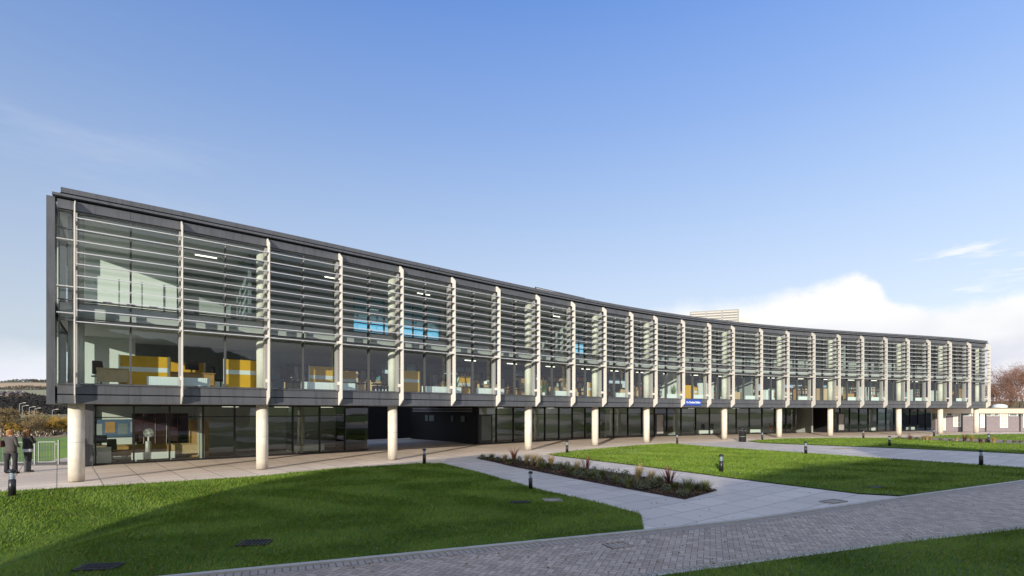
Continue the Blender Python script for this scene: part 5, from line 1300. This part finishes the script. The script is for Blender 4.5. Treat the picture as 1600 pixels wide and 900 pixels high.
# balustrade of glass in front of the wing
for q, px in enumerate((1492, 1511, 1549, 1569, 1590, 1612)):
    d_ = 60.0 - .0 * q; x, y = gd(px, d_)
    t = empty('balustrade_post', (x, y, -.02), 0, f'{ordn[q]} slim steel balustrade post from the left before the low wing', 'post', 'steel posts before the low wing')
    mb = MB(); mb.tube((0, 0, 0), (0, 0, 1.25), .045, n=8); mb.build('shaft', M['galv'], t)
    mb = MB()
    for z in (.2, .7, 1.15): mb.box(-.10, .10, -.07, -.02, z, z + .07)
    mb.build('clamp', M['galv'], t)
    if q < 5:
        nx_ = gd((1492, 1511, 1549, 1569, 1590, 1612)[q + 1], d_)
        t2 = empty('glass_balustrade', (x + .1, y, 0), 0, f'{ordn[q]} clear glass balustrade sheet from the left before the low wing', 'balustrade', 'clear glass sheets before the low wing')
        mb = MB(); w_ = nx_[0] - x - .2; mb.box(0, w_, -.006, .006, .15, 1.15); mb.build('sheet', M['diff'], t2)
        mb = MB(); mb.box(0, w_, -.02, .02, 1.152, 1.18); mb.build('rail', M['galv'], t2)

# ------------------------------------------------------------------ buildings behind the viewpoint (they shade the lawns and mirror in the glass)
EL, AZ = R(12.3), math.atan2(.307, .951)
sdx, sdy = math.sin(AZ), math.cos(AZ)
def prism_building(name, label, shadow, extra, h, wallm):
    k = h / math.tan(EL); ring = [(x - sdx * k, y - sdy * k) for (x, y) in shadow] + extra
    t = empty(name, (0, 0, 0), 0, label, 'building'); n_ = len(ring)
    mb = MB(); mb.add([(x, y, -.1) for x, y in ring] + [(x, y, h - .4) for x, y in ring], [(i, (i + 1) % n_, n_ + (i + 1) % n_, n_ + i) for i in range(n_)]); mb.build('wall', wallm, t)
    mb = MB(); mb.add([(x, y, h - .4) for x, y in ring] + [(x, y, h) for x, y in ring], [(i, (i + 1) % n_, n_ + (i + 1) % n_, n_ + i) for i in range(n_)] + [tuple(range(n_, 2 * n_))]); mb.build('roof', M['clad'], t)
    for i in range(len(shadow) - 1):
        a = np.array(ring[i]); b = np.array(ring[i + 1]); L_ = np.linalg.norm(b - a); d_ = (b - a) / L_; o_ = np.array([-d_[1], d_[0]])
        if o_[1] < 0: o_ = -o_
        nw = int(L_ / 3.2)
        for fl in range(int(h // 3.3)):
            for q in range(nw):
                c = a + d_ * (q + .5) * L_ / nw + o_ * .03; z = 1.0 + fl * 3.3
                mb = MB(); w_ = d_ * .8
                mb.quad((*(c - w_), z), (*(c + w_), z), (*(c + w_), z + 1.5), (*(c - w_), z + 1.5)); mb.build('window', M['recess'], t)
    return t
M['bkwall'] = mat('render_back', (.50, .46, .40), .9, var=.08); M['bkwall2'] = mat('brick_back', (.30, .17, .12), .9, var=.1)
hA = 11.5; kA = hA / math.tan(EL)
prism_building('neighbouring_block', 'pale rendered block behind the viewpoint that shades the left lawn', [(-6.7, 22.3), (-1.4, 28.6), (6.3, 17.2)], [(6.3 - sdx * kA, -72), (-6.7 - sdx * kA, -72)], hA, M['bkwall'])
prism_building('neighbouring_hall', 'brick hall behind the viewpoint that shades the right lawn', [(6.9, 17.2), (12.7, 22.6), (18.5, 25.5), (22, 33.6), (27.5, 37.8), (29, 31.5), (75, 27)], [(75 - sdx * kA, -75), (6.9 - sdx * kA, -75)], hA, M['bkwall2'])

# ------------------------------------------------------------------ light
sun = bpy.data.lights.new('sun', 'SUN'); sun.energy = 5.0; sun.angle = R(.55); sun.color = (1.0, .91, .78)
so = bpy.data.objects.new('sun', sun); COL.objects.link(so)
dirv = Vector((sdx * math.cos(EL), sdy * math.cos(EL), -math.sin(EL)))
so.rotation_euler = dirv.to_track_quat('-Z', 'Y').to_euler(); so.location = (-20, -60, 30)
w = bpy.data.worlds.new('World'); sc.world = w; w.use_nodes = True
g = NG(w); bg = g.N['Background']
sky = g.n('ShaderNodeTexSky'); sky.sky_type = 'NISHITA'; sky.sun_disc = False; sky.sun_elevation = EL; sky.sun_rotation = math.pi + AZ; sky.air_density = 1.0; sky.dust_density = .6; sky.ozone_density = 1.2
tc = g.n('ShaderNodeTexCoord'); sp = g.n('ShaderNodeSeparateXYZ'); g.L.new(tc.outputs['Generated'], sp.inputs[0])
X, Y, Z = sp.outputs
el = g.m('ARCSINE', Z); az = g.m('ARCTAN2', X, Y)
el = g.m('MULTIPLY', el, 57.2958); az = g.m('MULTIPLY', az, 57.2958)
# cloud bank height by azimuth
fc = g.n('ShaderNodeFloatCurve'); cvm = fc.mapping.curves[0]
pts = [(-180, 5), (-90, 6), (-50, 6.2), (-44, 6.4), (-38, 5.6), (-20, 3), (0, 6), (8, 8.8), (13, 10.9), (18, 11.8), (28, 11.8), (32.8, 12.7), (35.5, 11.6), (38, 9.6), (42, 9.2), (50, 10.8), (90, 9), (180, 6)]
while len(cvm.points) < len(pts): cvm.points.new(.5, .5)
for p_, (a_, e_) in zip(cvm.points, pts): p_.location = ((a_ + 180) / 360, e_ / 20); p_.handle_type = 'AUTO'
fc.mapping.update(); g.L.new(g.m('DIVIDE', g.m('ADD', az, 180.0), 360.0), fc.inputs['Value'])
bank = g.m('MULTIPLY', fc.outputs[0], 20.0)
mp = g.n('ShaderNodeMapping'); mp.inputs['Scale'].default_value = (1, 1, 1.6); g.L.new(tc.outputs['Generated'], mp.inputs['Vector'])
n1 = g.noise(mp.outputs[0], 9, 8, .62); n2 = g.noise(mp.outputs[0], 3, 4); n3 = g.noise(mp.outputs[0], 26, 6, .6)
edge = g.m('SUBTRACT', g.m('ADD', bank, g.m('MULTIPLY', g.m('SUBTRACT', n1, .5), 4.2)), el)
softn = g.mr(az, 10, 34, 4.0, 1.3)
cm = g.mr(edge, 0.0, softn, 0, 1, True)
cmask = cm
# thin wisps
mw = g.n('ShaderNodeMapping'); mw.inputs['Scale'].default_value = (1, 1, 6); mw.inputs['Rotation'].default_value = (0, R(6), 0); g.L.new(tc.outputs['Generated'], mw.inputs['Vector'])
nw_ = g.noise(mw.outputs[0], 5.5, 6, .6)
wisp = g.m('MULTIPLY', g.mr(nw_, .56, .70, 0, .8, True), g.m('MULTIPLY', g.mr(el, 8, 10), g.m('MULTIPLY', g.mr(el, 13, 15, 1., 0.), g.mr(az, 34, 40))))
nw2 = g.noise(mw.outputs[0], 2.2, 6, .65)
wisp2 = g.m('MULTIPLY', g.mr(nw2, .52, .78, 0, .13, True), g.mr(az, -20, -38))
nb_ = g.noise(tc.outputs['Generated'], 2.6, 7, .6)
behind = g.m('MULTIPLY', g.mr(g.m('ABSOLUTE', az), 62, 90, 0, .95), g.mr(nb_, .40, .56, 0, 1, True))  # unseen clouds added beside and behind the camera to whiten ambient light
cmask = g.m('MAXIMUM', g.m('MAXIMUM', cmask, behind), g.m('MAXIMUM', wisp, wisp2))
# cloud shading: bright top, lavender-grey belly
gray = g.m('MULTIPLY', g.mr(n2, .36, .54), g.mr(el, 9.0, 5.0, 0., 1.))
ccol = g.mix(g.m('MULTIPLY', gray, .95), (10.3, 10.3, 10.3), (6.2, 6.4, 7.9))
left = g.mr(az, -25, -40)
ccol = g.mix(g.m('MULTIPLY', left, .8), ccol, (9.0, 9.3, 10.0))
SK = g.mix(1.0, sky.outputs[0], (1, 1, 1), 'MULTIPLY')
# measured gradient: deeper blue up high, pale near the horizon, paler to the right
grd = g.n('ShaderNodeValToRGB'); er = grd.color_ramp.elements; er[0].position = 0; er[0].color = (.83, .92, 1.0, 1); er[1].position = 1; er[1].color = (.11, .29, .74, 1)
for (ps, cl_) in ((.15, (.74, .85, .99)), (.28, (.59, .735, .98)), (.40, (.46, .63, .95)), (.57, (.30, .48, .90)), (.77, (.17, .345, .82))): e_ = er.new(ps); e_.color = (*cl_, 1)
g.L.new(g.m('DIVIDE', el, 50.0), grd.inputs['Fac'])
base = g.mix(.88, SK, g.mix(1.0, grd.outputs['Color'], (10, 10, 10), 'MULTIPLY'))
azb = g.mr(az, -45, 45, .84, 1.12)
vm = g.n('ShaderNodeVectorMath', operation='SCALE'); g.L.new(base, vm.inputs[0]); g.L.new(azb, vm.inputs['Scale'])
fin = g.mix(cmask, vm.outputs[0], ccol)
g.L.new(fin, bg.inputs['Color']); bg.inputs['Strength'].default_value = .10

# ------------------------------------------------------------------ camera
cam = bpy.data.cameras.new('camera'); co = bpy.data.objects.new('camera', cam); COL.objects.link(co)
co.location = (0, 0, HC); co.rotation_euler = (R(90), 0, 0); cam.sensor_width = 36; cam.lens = 36 * FP / 1600; cam.shift_y = (HY - 450) / 1600
cam.clip_start = .1; cam.clip_end = 20000; sc.camera = co
sc.view_settings.view_transform = 'Standard'; sc.view_settings.look = 'None'; sc.view_settings.exposure = 0; sc.view_settings.gamma = 1
cy = sc.cycles; cy.max_bounces = 8; cy.diffuse_bounces = 3; cy.glossy_bounces = 3; cy.transparent_max_bounces = 16; cy.transmission_bounces = 4
cy.caustics_reflective = False; cy.caustics_refractive = False; cy.use_denoising = True; cy.sample_clamp_indirect = 6
